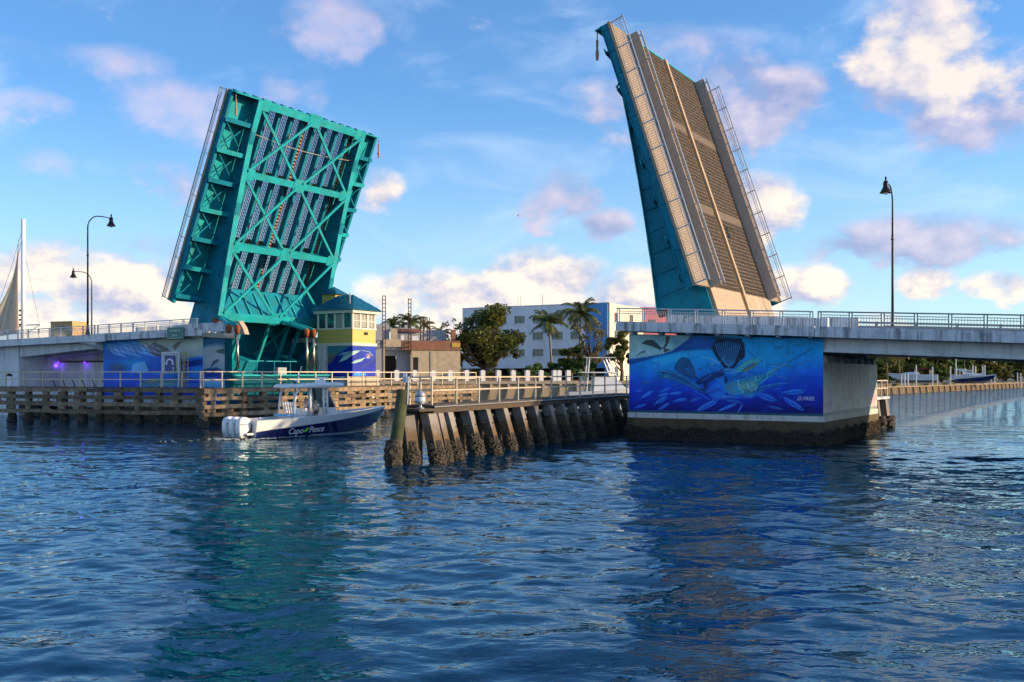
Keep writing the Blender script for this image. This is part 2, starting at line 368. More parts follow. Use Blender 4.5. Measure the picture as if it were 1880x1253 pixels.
def make_water():
    xs = axis(-32, 34, .15, -3200, 3200); ys = axis(9, 62, .15, -300, 6500)
    X, Y = np.meshgrid(xs, ys); H = waves(X, Y)
    f = np.clip((62+26-Y)/40, 0, 1)*np.clip((Y-3)/8, 0, 1)*np.clip((34+20-np.abs(X))/20, 0, 1)
    Z = H*f
    ny, nx = X.shape; co = np.stack([X, Y, Z], -1).reshape(-1, 3).astype(np.float32)
    idx = np.arange(ny*nx).reshape(ny, nx)
    q = np.stack([idx[:-1, :-1], idx[:-1, 1:], idx[1:, 1:], idx[1:, :-1]], -1).reshape(-1, 4).astype(np.int32)
    me = bpy.data.meshes.new('water'); me.vertices.add(len(co)); me.vertices.foreach_set('co', co.ravel())
    me.loops.add(q.size); me.loops.foreach_set('vertex_index', q.ravel())
    me.polygons.add(len(q)); me.polygons.foreach_set('loop_start', np.arange(0, q.size, 4, dtype=np.int32))
    me.polygons.foreach_set('use_smooth', np.ones(len(q), bool)); me.update(calc_edges=True)
    M = bpy.data.materials.new('water'); M.use_nodes = True; nt = M.node_tree; N = nt.nodes; L = nt.links
    p = N['Principled BSDF']
    tc = N.new('ShaderNodeTexCoord')
    def layer(scale, sx, sy, rot, det, dist):
        mp = N.new('ShaderNodeMapping'); mp.inputs['Scale'].default_value = (sx, sy, 1); mp.inputs['Rotation'].default_value = (0, 0, rot); L.new(tc.outputs['Object'], mp.inputs[0])
        n = N.new('ShaderNodeTexNoise'); n.inputs['Scale'].default_value = scale; n.inputs['Detail'].default_value = det; n.inputs['Roughness'].default_value = .5; n.inputs['Distortion'].default_value = dist
        L.new(mp.outputs[0], n.inputs['Vector']); return n.outputs['Fac']
    a = layer(1.9, .6, 1.0, .25, 3, .4); b = layer(.42, .6, 1.0, -.2, 3, .3)
    b1 = N.new('ShaderNodeBump'); b1.inputs['Strength'].default_value = 1; L.new(b, b1.inputs['Height'])
    sy = N.new('ShaderNodeSeparateXYZ'); L.new(tc.outputs['Object'], sy.inputs[0]); mr = N.new('ShaderNodeMapRange'); L.new(sy.outputs[1], mr.inputs[0])
    mr.inputs[1].default_value = 55; mr.inputs[2].default_value = 170; mr.inputs[3].default_value = .15; mr.inputs[4].default_value = .95; L.new(mr.outputs[0], b1.inputs['Distance'])
    b2 = N.new('ShaderNodeBump'); b2.inputs['Strength'].default_value = 1; b2.inputs['Distance'].default_value = .042; L.new(a, b2.inputs['Height']); L.new(b1.outputs[0], b2.inputs['Normal'])
    bump2 = b2; c3 = layer(5.2, .7, 1.0, .5, 2, .3); b3 = N.new('ShaderNodeBump'); b3.inputs['Strength'].default_value = 1; b3.inputs['Distance'].default_value = .009; L.new(c3, b3.inputs['Height']); L.new(b2.outputs[0], b3.inputs['Normal']); b2 = b3
    wp = layer(.045, .5, 1.0, .3, 3, .8)                            # gusts: rougher and smoother lanes
    wm_ = N.new('ShaderNodeMapRange'); L.new(wp, wm_.inputs[0]); wm_.inputs[1].default_value = .36; wm_.inputs[2].default_value = .64; wm_.inputs[3].default_value = .35; wm_.inputs[4].default_value = 1.35
    for bb_ in (bump2, b3): L.new(wm_.outputs[0], bb_.inputs['Strength'])
    N.remove(p)
    gl = N.new('ShaderNodeBsdfGlossy'); gl.inputs['Color'].default_value = (.72, .92, 1.0, 1); gl.inputs['Roughness'].default_value = .012
    df = N.new('ShaderNodeBsdfDiffuse'); df.inputs['Color'].default_value = (.0, .026, .064, 1)      # light scattered back out of the water
    fr = N.new('ShaderNodeFresnel'); fr.inputs['IOR'].default_value = 1.45
    mx = N.new('ShaderNodeMixShader')
    for n_ in (gl, df, fr): L.new(b2.outputs[0], n_.inputs['Normal'])
    L.new(fr.outputs[0], mx.inputs[0]); L.new(df.outputs[0], mx.inputs[1]); L.new(gl.outputs[0], mx.inputs[2]); L.new(mx.outputs[0], N['Material Output'].inputs['Surface'])
    me.materials.append(M); o = bpy.data.objects.new('water', me); C.objects.link(o); o['kind'] = 'structure'; return o
make_water()
# ------------------------------------------------------------------ wall painting: colours laid on a fine grid of wall vertices
class Paint:
    def __init__(s, w, h, x0, x1, y0, y1):
        s.X, s.Y = np.meshgrid(np.linspace(x0, x1, w), np.linspace(y0, y1, h)); s.c = np.zeros((h, w, 3)); s.w, s.h = w, h
        s.px = (x1-x0)/w
    def noise(s, sc, seed, oct=4):
        rs = np.random.RandomState(seed); out = np.zeros_like(s.X); amp = 1; tot = 0
        for o in range(oct):
            g = rs.rand(48, 48); u = (s.X/sc) % 47; v = (s.Y/sc) % 47
            i = np.floor(u).astype(int); j = np.floor(v).astype(int); fu = u-i; fv = v-j; fu = fu*fu*(3-2*fu); fv = fv*fv*(3-2*fv)
            n = g[j, i]*(1-fu)*(1-fv)+g[j, i+1]*fu*(1-fv)+g[j+1, i]*(1-fu)*fv+g[j+1, i+1]*fu*fv
            out += n*amp; tot += amp; amp *= .55; sc /= 2.1
        return out/tot
    def over(s, a, col):
        col = np.array(col, float)
        if col.ndim == 1: col = col[None, None, :]
        s.c = s.c*(1-a[..., None])+col*a[..., None]
    def inside(s, P):
        P = np.array(P, float); r = np.zeros_like(s.X, bool); n = len(P)
        for i in range(n):
            x1, y1 = P[i]; x2, y2 = P[(i+1) % n]
            if y1 == y2: continue
            r ^= ((s.Y < y1) != (s.Y < y2)) & (s.X < (x2-x1)*(s.Y-y1)/(y2-y1)+x1)
        return r
    def soft(s, a, k=1):
        a = a.astype(float)
        for _ in range(k):
            b = np.pad(a, 1, mode='edge'); a = (b[1:-1, 1:-1]*2+b[:-2, 1:-1]+b[2:, 1:-1]+b[1:-1, :-2]+b[1:-1, 2:])/6
        return a
    def poly(s, P, col, a=1.0, k=1, fade=None):
        m = s.soft(s.inside(P), k)*a
        if fade is not None: m = m*fade
        s.over(m, col)
    def line(s, P, w, col, a=1.0):
        d = np.full_like(s.X, 1e9)
        for (x1, y1), (x2, y2) in zip(P[:-1], P[1:]):
            L2 = (x2-x1)**2+(y2-y1)**2+1e-9
            t = np.clip(((s.X-x1)*(x2-x1)+(s.Y-y1)*(y2-y1))/L2, 0, 1)
            d = np.minimum(d, np.hypot(s.X-x1-t*(x2-x1), s.Y-y1-t*(y2-y1)))
        s.over(np.clip((w/2+s.px*.5-d)/(s.px), 0, 1)*a, col)
    def grad(s, stops, t):
        xs = [k[0] for k in stops]
        return np.stack([np.interp(t, xs, [k[1][i] for k in stops]) for i in range(3)], -1)
    def blob(s, x, y, rx, ry, col, a=.6):
        d = ((s.X-x)/rx)**2+((s.Y-y)/ry)**2; s.over(np.exp(-d*1.4)*a, col)
    def fish(s, x, y, L, ang, col, hi, fat=.16):
        a = R(ang); ca, sa = math.cos(a), math.sin(a)
        def t(px_, py_): return (x+L*(px_*ca-py_*sa), y+L*(px_*sa+py_*ca))
        body = [t(-.5, 0), t(-.3, -fat*.45), t(0, -fat*.6), t(.3, -fat*.5), t(.5, 0), t(.3, fat*.45), t(0, fat*.55), t(-.3, fat*.35)]
        s.poly(body, col, .85, 1); s.poly([t(-.45, 0), t(-.62, -fat*.6), t(-.55, 0), t(-.62, fat*.6)], col, .8)
        s.line([t(-.4, -fat*.1), t(0, -fat*.3), t(.42, -fat*.1)], L*.022+1.2, hi, .8); s.line([t(-.3, fat*.2), t(.1, fat*.38), t(.4, fat*.2)], L*.014+1, hi, .6)
        s.blob(*t(.36, -fat*.1), L*.03+1, L*.03+1, (10, 15, 40), .9)
    def linear(s):
        c = np.clip(s.c/255.0, 0, 1); return np.where(c <= .04045, c/12.92, ((c+.055)/1.055)**2.4)
def painted_wall(name, pnt, pos, parent, m):
    """pos(X, Y) arrays of painting coordinates -> world point arrays"""
    V = pos(pnt.X, pnt.Y); off = offset_of(parent); h, w = pnt.h, pnt.w
    co = (np.stack(V, -1)-np.array(off)).reshape(-1, 3).astype(np.float32)
    idx = np.arange(h*w).reshape(h, w); q = np.stack([idx[:-1, :-1], idx[1:, :-1], idx[1:, 1:], idx[:-1, 1:]], -1).reshape(-1, 4).astype(np.int32)
    me = bpy.data.meshes.new(name); me.vertices.add(len(co)); me.vertices.foreach_set('co', co.ravel())
    me.loops.add(q.size); me.loops.foreach_set('vertex_index', q.ravel()); me.polygons.add(len(q)); me.polygons.foreach_set('loop_start', np.arange(0, q.size, 4, dtype=np.int32))
    me.update(calc_edges=True)
    at_ = me.color_attributes.new('paint', 'FLOAT_COLOR', 'POINT')
    at_.data.foreach_set('color', np.concatenate([pnt.linear(), np.ones((h, w, 1))], -1).astype(np.float32).ravel())
    me.materials.append(MATS[m]); o = bpy.data.objects.new(name, me); C.objects.link(o); o.parent = parent; OFF[o.name] = off; return o
attrmat('mural_paint')

def paint_sea():
    p = Paint(560, 216, 72, 1790, 75, 745)
    ty = (p.Y-75)/670; tx = (p.X-72)/1718
    n = p.noise(260, 3); n2 = p.noise(90, 5)
    deep = p.grad([(0, (0, 116, 172)), (.25, (8, 128, 196)), (.5, (6, 96, 196)), (.75, (8, 44, 170)), (1, (6, 14, 108))], np.clip(ty+.22*(n-.5)+.10*tx-.05, 0, 1))
    p.c = deep
    p.blob(560, 330, 300, 110, (40, 160, 214), .55); p.blob(1300, 260, 330, 120, (20, 132, 176), .6); p.blob(120, 560, 110, 160, (20, 60, 210), .5)
    p.blob(1650, 450, 200, 120, (10, 60, 180), .5); p.blob(1560, 720, 260, 80, (4, 12, 90), .7)
    for i in range(16):                                             # shafts of light
        x = 900+i*58+20*math.sin(i*3.1); p.poly([(x, 90), (x+26, 90), (x-60, 420), (x-110, 420)], (70, 170, 210), .10, 3)
    for i in range(9):
        x = 1420+i*44; p.poly([(x, 330), (x+16, 330), (x+40, 690), (x-6, 690)], (40, 70, 210), .13, 3)
    sky = [(60, 60), (680, 60), (640, 105), (560, 165), (480, 215), (400, 245), (250, 275), (60, 298)]
    p.poly(sky, (150, 166, 158), 1, 2); p.blob(150, 200, 160, 70, (186, 184, 168), .6); p.blob(340, 120, 160, 40, (120, 140, 150), .6); p.blob(520, 120, 60, 50, (70, 130, 170), .5)
    p.blob(240, 230, 110, 26, (196, 196, 200), .6)
    p.poly([(60, 298), (250, 272), (400, 244), (490, 212), (580, 150), (650, 95), (700, 80), (900, 80), (870, 150), (850, 196), (700, 200), (560, 216), (420, 250), (300, 282), (180, 320), (60, 350)], (10, 46, 120), .95, 2)
    for i in range(26):
        x = 560+i*13; y = 100+(i % 6)*16; p.line([(x-50, y+44), (x, y+10), (x+60, y)], 4, (36, 110, 190), .5)
    p.poly([(300, 300), (560, 222), (760, 205), (880, 215), (700, 250), (520, 300), (300, 380)], (60, 170, 220), .45, 4)
    p.poly([(190, 155), (228, 128), (300, 119), (345, 150), (388, 192), (380, 212), (330, 192), (290, 176), (245, 166)], (58, 40, 36))          # the birds
    p.poly([(424, 85), (466, 85), (452, 140), (430, 178), (408, 198), (402, 190), (420, 150)], (78, 44, 36))
    p.poly([(384, 196), (404, 178), (420, 192), (470, 205), (420, 232), (400, 216)], (72, 52, 46)); p.poly([(386, 200), (404, 190), (406, 236), (390, 232)], (168, 190, 200), .8)
    p.poly([(142, 272), (170, 240), (206, 222), (238, 214), (230, 234), (186, 240), (160, 258)], (60, 44, 60)); p.blob(232, 226, 14, 10, (200, 190, 210), .8)
    sail = [(500, 375), (516, 330), (544, 288), (580, 264), (632, 276), (664, 312), (690, 370), (702, 420), (740, 470), (620, 440), (560, 410)]
    p.poly(sail, (22, 62, 104), .95, 1)
    for i in range(12): p.line([(520+i*15, 390+i*4), (534+i*13, 292+abs(i-4)*9)], 3, (50, 110, 150), .5)
    p.poly([(322, 390), (400, 398), (440, 384), (520, 398), (600, 436), (690, 492), (760, 540), (800, 545), (770, 580), (700, 550), (620, 524), (540, 498), (470, 466), (400, 462), (345, 434), (400, 420)], (20, 78, 130), 1, 1)
    p.line([(330, 392), (440, 398), (520, 412), (620, 460), (740, 536)], 6, (96, 186, 200), .8); p.line([(400, 440), (480, 452), (580, 490), (700, 540)], 5, (90, 170, 190), .6)
    p.blob(430, 436, 50, 18, (70, 150, 150), .8); p.blob(404, 410, 8, 7, (8, 16, 40), 1); p.line([(480, 470), (520, 560)], 4, (20, 50, 90), .7); p.line([(470, 480), (500, 530)], 4, (20, 50, 90), .7)
    p.poly([(760, 545), (830, 500), (790, 560), (800, 600), (770, 580)], (16, 50, 100), .9)
    p.poly([(842, 176), (890, 90), (1112, 90), (1138, 180), (1142, 252), (1086, 300), (1048, 356), (968, 372), (930, 316), (880, 250)], (12, 16, 38), 1, 1)   # great sail
    for i in range(13):
        a = (i-6)/6.0; p.line([(1004+a*36, 350-abs(a)*30), (992+a*80, 240), (990+a*112, 120+22*abs(a))], 4.2, (70, 150, 225), .9)
    for i in range(10): p.poly([(1100+i*3, 130+i*20), (1150+6*(i % 3), 126+i*18), (1118, 150+i*18)], (12, 16, 38), .8)
    p.poly([(700, 486), (770, 430), (860, 396), (950, 360), (962, 420), (880, 452), (820, 490), (784, 556), (770, 500), (730, 508)], (10, 30, 84), 1, 1)
    for i in range(6): p.line([(720+i*12, 490-i*4), (840+i*14, 420-i*8), (945, 370+i*6)], 3, (40, 100, 180), .55)
    p.poly([(740, 262), (800, 254), (870, 270), (930, 320), (900, 330), (840, 300), (770, 285)], (54, 130, 190), .9); p.line([(750, 262), (830, 268), (920, 316)], 4, (140, 210, 240), .7)
    p.blob(848, 328, 20, 20, (110, 180, 200), .8); p.blob(740, 366, 20, 12, (16, 60, 120), .8)
    p.poly([(1052, 372), (1110, 316), (1190, 272), (1268, 268), (1280, 285), (1230, 340), (1150, 384), (1080, 392)], (60, 150, 150), 1, 1)         # yellow fish
    p.poly([(1110, 372), (1170, 330), (1240, 296), (1226, 334), (1150, 382)], (128, 108, 60), .9)
    for i in range(9): p.line([(1084+i*18, 344-i*8), (1104+i*17, 362-i*8)], 6, (150, 190, 150), .6)
    p.line([(1268, 276), (1340, 316), (1400, 320)], 5, (14, 60, 120), .9); p.line([(1160, 190), (1230, 262)], 7, (12, 40, 96), .8)
    p.poly([(960, 500), (1080, 454), (1200, 424), (1290, 402), (1400, 350), (1446, 332), (1400, 392), (1330, 446), (1260, 500), (1240, 556), (1184, 612), (1100, 590), (1020, 596), (966, 560)], (50, 132, 160), 1, 1)   # sailfish head
    p.poly([(1080, 390), (1240, 384), (1300, 400), (1200, 432), (1060, 462), (966, 500), (966, 430), (1000, 440)], (16, 96, 170), .95, 1)
    p.poly([(1084, 500), (1160, 470), (1170, 560), (1110, 560)], (96, 142, 120), .8, 2); p.blob(1210, 500, 55, 46, (110, 170, 140), .9); p.blob(1130, 510, 40, 30, (110, 160, 140), .7); p.blob(1180, 556, 60, 22, (70, 110, 110), .8)
    p.line([(1164, 470), (1170, 530), (1200, 556), (1240, 530)], 6, (190, 210, 190), .9); p.line([(1082, 462), (1090, 530), (1130, 572)], 6, (150, 200, 190), .9)
    for i in range(7): p.blob(990+(i % 4)*26, 500+(i % 3)*24, 10, 8, (150, 130, 70), .8)
    p.line([(1300, 410), (1380, 364), (1440, 336)], 9, (90, 150, 160), .8); p.line([(1310, 440), (1400, 380), (1440, 338)], 4, (10, 40, 80), .9)
    p.blob(1250, 438, 22, 20, (130, 190, 200), 1); p.blob(1252, 438, 13, 12, (10, 24, 60), 1); p.line([(1228, 424), (1252, 416), (1276, 428)], 4, (20, 60, 100), .9)
    p.line([(1490, 304), (1600, 236), (1698, 172)], 8, (10, 44, 104), .95); p.line([(1440, 336), (1500, 300)], 8, (60, 120, 130), .9)
    p.poly([(1240, 540), (1280, 510), (1380, 482), (1516, 474), (1440, 500), (1340, 532), (1262, 552)], (16, 90, 160), .95, 1); p.line([(1270, 520), (1380, 490), (1490, 478)], 4, (110, 190, 210), .7)
    p.poly([(1164, 612), (1230, 560), (1320, 540), (1260, 580), (1190, 622)], (40, 130, 190), .9)
    p.poly([(1360, 330), (1420, 302), (1500, 306), (1556, 332), (1500, 340), (1420, 330)], (26, 96, 150), .9); p.line([(1370, 326), (1440, 312), (1540, 328)], 4, (110, 180, 200), .7)
    p.poly([(944, 372), (990, 352), (1050, 366), (1084, 398), (1050, 418), (990, 408)], (46, 132, 190), .95); p.line([(952, 372), (1010, 366), (1074, 396)], 4, (150, 210, 230), .8)
    p.poly([(960, 424), (980, 430), (990, 470), (966, 500)], (10, 22, 70), .9)
    p.poly([(800, 560), (900, 470), (960, 440), (970, 600), (1160, 600), (1180, 622), (1000, 632), (860, 640)], (40, 150, 210), .5, 6)
    for i in range(9): p.line([(820+i*22, 600-i*6), (900+i*26, 618-i*3), (1000+i*14, 606+i)], 4, (120, 210, 235), .35)
    p.line([(690, 560), (760, 600), (830, 640)], 6, (110, 190, 220), .6)
    for f in [(1320, 606, 200, 18, .28), (1556, 556, 190, -6, .24), (1545, 660, 220, 33, .2), (808, 692, 230, -28, .2), (985, 705, 190, -24, .12), (1100, 710, 110, -58, .1),
              (560, 648, 130, -12, .2), (410, 706, 130, -32, .2), (380, 655, 140, -30, .26), (400, 605, 110, -18, .22), (245, 605, 150, -33, .18), (185, 708, 130, -18, .16), (520, 588, 130, -8, .18), (170, 575, 80, -14, .16), (420, 560, 110, -20, .16)]:
        p.fish(*f[:4], (24, 96, 200), (110, 190, 240), f[4])
    for i in range(18): p.line([(150+i*14, 450+(i % 5)*15), (210+i*14, 446+(i % 5)*15)], 4, (24, 70, 150), .45)
    w = p.noise(340, 21); rs = np.random.RandomState(8)
    for i in range(26):                                             # swirls of broken water round the big fish
        x = 760+rs.rand()*620; y = 250+rs.rand()*330; l = 50+rs.rand()*110; a = rs.uniform(-1.1, .5); k = rs.uniform(-.8, .8)
        p.line([(x, y), (x+l*.5*math.cos(a), y+l*.5*math.sin(a)), (x+l*math.cos(a+k), y+l*math.sin(a+k))], 3+rs.rand()*4, (120, 200, 232) if i % 2 else (8, 24, 84), .55)
    for f in [(640, 380, 90, 20, .2), (860, 560, 150, -15, .2), (1460, 430, 130, 8, .18), (1620, 300, 120, -20, .15), (700, 640, 120, -20, .2), (1040, 650, 150, 4, .2), (250, 500, 120, -6, .18), (1180, 330, 90, -30, .2), (330, 330, 80, 10, .16), (1400, 700, 140, 12, .16)]:
        p.fish(*f[:4], (16, 60, 150), (90, 170, 225), f[4])
    for x, y in [(1560, 130), (1480, 200), (1620, 210), (1380, 150)]: p.poly([(x, y), (x+60, y+10), (x+100, y-20), (x+70, y+26), (x+20, y+24)], (14, 80, 130), .5, 2)
    p.c = p.c*(1-.20*w[..., None])+deep*(.20*w[..., None])
    for i in range(420):                                            # loose brushwork
        x = 72+rs.rand()*1718; y = 300+rs.rand()*440; l = 20+rs.rand()*70; a = rs.uniform(-.5, .25); b_ = rs.rand()
        p.line([(x, y), (x+l*math.cos(a), y+l*math.sin(a))], 3+rs.rand()*4, (60, 150, 225) if b_ > .45 else (4, 20, 90), .16)
    for i in range(70):
        x = 640+rs.rand()*1100; y = 90+rs.rand()*260; l = 30+rs.rand()*90; p.line([(x, y), (x+l, y-.35*l)], 3+rs.rand()*5, (80, 190, 220), .14)
    for i in range(1, 6): p.line([(72+i*286, 75), (72+i*286, 745)], 2.5, (4, 16, 50), .35)       # form joints of the concrete
    p.line([(72, 410), (1790, 410)], 2.5, (4, 16, 50), .22)
    for i in range(40): x = 72+rs.rand()*1718; l = 40+rs.rand()*200; p.line([(x, 75), (x, 75+l)], 3, (20, 40, 60), .18)
    p.c = (p.c-70)*1.16+84+22*np.clip(1-ty, 0, 1)[..., None]*np.array([.2, 1, .9]); p.c *= (.88+.24*n2)[..., None]
    return p
def paint_waves():
    """painting on the far pier: surf at the left, a pale sky with birds, a swell of dark blue; 0..220 wide, 0..90 high"""
    p = Paint(320, 140, 0, 172, 0, 96); n = p.noise(40, 8); n2 = p.noise(12, 9)
    p.c = p.grad([(0, (40, 130, 190)), (.35, (20, 100, 190)), (.7, (14, 74, 190)), (1, (10, 50, 170))], np.clip(p.Y/96+.3*(n-.5), 0, 1))
    p.poly([(60, 0), (172, 0), (172, 32), (140, 36), (110, 32), (84, 22)], (146, 160, 150), 1, 3); p.blob(150, 14, 30, 10, (176, 180, 164), .7); p.blob(110, 8, 24, 6, (190, 186, 160), .5)
    p.poly([(78, 14), (92, 6), (100, 10), (112, 16), (124, 26), (108, 32), (92, 30), (84, 24)], (86, 72, 76), .8, 2); p.poly([(122, 14), (130, 8), (140, 6), (132, 14), (126, 22)], (90, 78, 74), .8)
    for i in range(44):
        x = 2+i*1.9; y = 3+(i*7 % 13); p.line([(x, y), (x+10, y+9), (x+22, y+16)], .9, (214, 216, 236), .55)
    for i in range(30):
        x = 4+i*3.1; y = 8+(i*5 % 15); p.line([(x, y), (x+8, y+9)], .8, (20, 50, 130), .5)
    p.poly([(0, 14), (20, 24), (40, 30), (60, 30), (20, 36), (0, 32)], (24, 70, 160), .5, 3)
    p.blob(24, 48, 18, 8, (50, 60, 90), .8); p.blob(30, 44, 12, 5, (80, 64, 70), .6); p.blob(50, 40, 26, 10, (20, 150, 190), .6)
    p.poly([(54, 42), (74, 38), (82, 54), (62, 58), (50, 56)], (140, 190, 222), .7, 2)
    for i in range(22): p.line([(84+i*.9, 56), (76+i*2.6, 30+abs(i-10)*.8)], .7, (16, 60, 150), .8)
    p.poly([(84, 58), (120, 50), (150, 58), (172, 50), (172, 62), (120, 66)], (24, 130, 180), .6, 3)
    p.poly([(62, 78), (90, 66), (112, 70), (140, 66), (150, 74), (120, 82), (90, 84)], (60, 100, 110), .8, 3); p.blob(86, 72, 14, 4, (150, 140, 100), .7); p.blob(116, 76, 20, 4, (120, 150, 140), .6)
    for i in range(26): p.line([(60+i*4, 80+(i*3 % 9)), (72+i*4, 76+(i*3 % 9)), (84+i*4, 80+(i*3 % 9))], .8, (90, 180, 220), .45)
    p.poly([(126, 36), (150, 40), (172, 36), (172, 46), (150, 50), (132, 46)], (10, 40, 120), .9, 2); p.poly([(144, 50), (172, 48), (172, 70), (150, 66)], (40, 140, 220), .6, 3)
    p.c = (p.c-80)*1.15+98; p.c *= (.88+.22*n2)[..., None]; return p
def paint_swell():
    p = Paint(110, 160, 0, 44, 0, 110); n = p.noise(20, 4); n2 = p.noise(7, 2)
    p.c = p.grad([(0, (10, 84, 116)), (.1, (12, 90, 124)), (.16, (150, 166, 168)), (.34, (176, 180, 186)), (.46, (150, 170, 180)), (.5, (10, 44, 120)), (.6, (14, 60, 160)), (.66, (160, 196, 230)), (.76, (60, 160, 220)), (1, (20, 90, 200))], np.clip(p.Y/110+.05*(n-.5)+.04*np.cos((p.X-22)/14), 0, 1))
    p.poly([(14, 48), (20, 38), (32, 32), (34, 36), (24, 42)], (70, 70, 90), .9); p.blob(33, 34, 4, 3, (190, 180, 210), .9); p.poly([(26, 20), (44, 16), (44, 26), (30, 24)], (60, 74, 80), .8, 1)
    p.c *= (.94+.12*n2)[..., None]; return p
def paint_diver():
    p = Paint(200, 170, 0, 66, 0, 56); n = p.noise(18, 6); n2 = p.noise(6, 7)
    p.c = p.grad([(0, (16, 60, 170)), (.5, (10, 34, 150)), (1, (14, 44, 170))], np.clip(p.Y/56+.4*(n-.5), 0, 1))
    p.poly([(0, 0), (28, 0), (10, 18), (0, 22)], (70, 136, 140), .9, 3); p.poly([(0, 14), (12, 14), (4, 32), (0, 34)], (150, 120, 90), .7, 3)
    p.poly([(14, 30), (20, 18), (34, 9), (44, 8), (32, 17), (22, 26)], (176, 214, 196), 1); p.poly([(12, 18), (20, 12), (32, 9), (24, 15)], (150, 200, 200), .9); p.poly([(28, 32), (36, 26), (50, 21), (44, 28), (34, 32)], (170, 210, 190), 1)
    p.line([(18, 22), (30, 13), (42, 9)], .9, (60, 110, 120), .8); p.line([(32, 30), (46, 23)], .9, (60, 110, 120), .8)
    p.blob(55, 17, 4.2, 4.2, (196, 150, 140), 1); p.line([(44, 10), (52, 8), (60, 14), (63, 22), (58, 30), (50, 34), (46, 40)], 3, (30, 60, 130), .9); p.line([(46, 8), (56, 10), (62, 18)], 1, (170, 200, 240), .8); p.blob(54, 21, 3.5, 2, (220, 220, 230), .9)
    p.poly([(30, 54), (36, 48), (46, 47), (52, 51), (48, 55), (36, 56)], (30, 120, 220), .9)
    for i in range(6): p.line([(34+i*3, 49), (36+i*3, 54)], .9, (140, 210, 240), .7)
    for i in range(12): p.line([(16+i*3, 52), (20+i*3, 56)], .8, (120, 180, 240), .5)
    p.c *= (.92+.16*n2)[..., None]; return p
def paint_end():
    """weathered end wall: bleached concrete with the ghost of an old painting"""
    p = Paint(140, 90, 0, 100, 0, 52); n = p.noise(14, 12); n2 = p.noise(4, 13)
    p.c = p.grad([(0, (120, 116, 106)), (.4, (156, 152, 146)), (1, (176, 168, 160))], np.clip(p.Y/52+.3*(n-.5), 0, 1))
    rs = np.random.RandomState(5)
    for i in range(60):
        x = rs.rand()*100; l = 6+rs.rand()*30; p.poly([(x, 0), (x+.6+rs.rand()*2, 0), (x+.5, l), (x+.1, l)], (84, 78, 68), .4, 1)
    for x, y, c in [(96, 20, (40, 130, 160)), (92, 40, (190, 110, 120)), (86, 12, (190, 190, 120)), (6, 18, (90, 160, 150)), (80, 30, (150, 130, 180)), (10, 40, (160, 120, 160)), (60, 34, (180, 170, 180)), (98, 8, (170, 170, 90))]:
        p.blob(x, y, 7, 9, c, .5)
    p.poly([(0, 48.5), (100, 48.5), (100, 52), (0, 52)], (104, 112, 112), .9); p.c *= (1.02+.30*n2)[..., None]; return p
ORD = ['first', 'second', 'third', 'fourth', 'fifth', 'sixth', 'seventh', 'eighth', 'ninth', 'tenth', 'eleventh', 'twelfth', 'thirteenth', 'fourteenth', 'fifteenth', 'sixteenth', 'seventeenth']
# ------------------------------------------------------------------ bridge: deck levels
def zt(u):
    if u > -20: return 8.03-.0505*u
    return 8.63+.016*(u+43.7)
BW = 20.4                                                    # far edge of the deck (v)
def railing(label, u0, u1, v, m, step=1.9, dz=0.0, group='bridge railings'):
    t = thing('bridge_railing', label, 'railing', B(u0, v, zt(u0)+dz), group=group)
    n = max(1, round((u1-u0)/step)); us = [u0+(u1-u0)*i/n for i in range(n+1)]
    P = lambda u, h, dv=0: B(u, v+dv, zt(u)+dz+h)
    for u in us:
        pb = MB()
        for e in (-.085, .085): pb.beam(P(u+e, 0), P(u+e, 1.06), .055, .07, (DX, DY, 0))
        pb.beam(P(u-.13, .03), P(u+.13, .03), .16, .05); pb.build('post', m, t)
    tr = MB(); tr.beam(P(u0-.12, 1.09), P(u1+.12, 1.09), .11, .085); tr.build('top_rail', m, t)
    for a, b in zip(us[:-1], us[1:]):
        pm = MB(); a += .115; b -= .115
        for h in (.13, .74, .90): pm.beam(P(a, h), P(b, h), .04, .045)
        k = int((b-a)/.165)
        for i in range(1, k): x = a+(b-a)*i/k; pm.beam(P(x, .13), P(x, .90), .022, .022, (DX, DY, 0))
        pm.build('baluster_panel', m, t, kind='stuff')
    return t
def slab(name, parent, u0, u1, v0, v1, top, thick, m, seg=1):
    b = MB()
    for i in range(seg):
        a = u0+(u1-u0)*i/seg; c = u0+(u1-u0)*(i+1)/seg
        lo = [B(a, v0, zt(a)+top-thick), B(c, v0, zt(c)+top-thick), B(c, v1, zt(c)+top-thick), B(a, v1, zt(a)+top-thick)]
        hi = [B(a, v0, zt(a)+top), B(c, v0, zt(c)+top), B(c, v1, zt(c)+top), B(a, v1, zt(a)+top)]
        b.prism(lo, hi)
    return b.build(name, m, parent)
def bbox(name, parent, u0, u1, v0, v1, z0, z1, m):
    b = MB(); b.box(u0, u1, v0, v1, z0, z1, B); return b.build(name, m, parent)
def wall_poly(name, parent, uz, v0, v1, m):
    """plate standing along the road: outline in (u, z)"""
    b = MB(); b.prism([B(u, v0, z) for u, z in uz], [B(u, v1, z) for u, z in uz]); return b.build(name, m, parent)

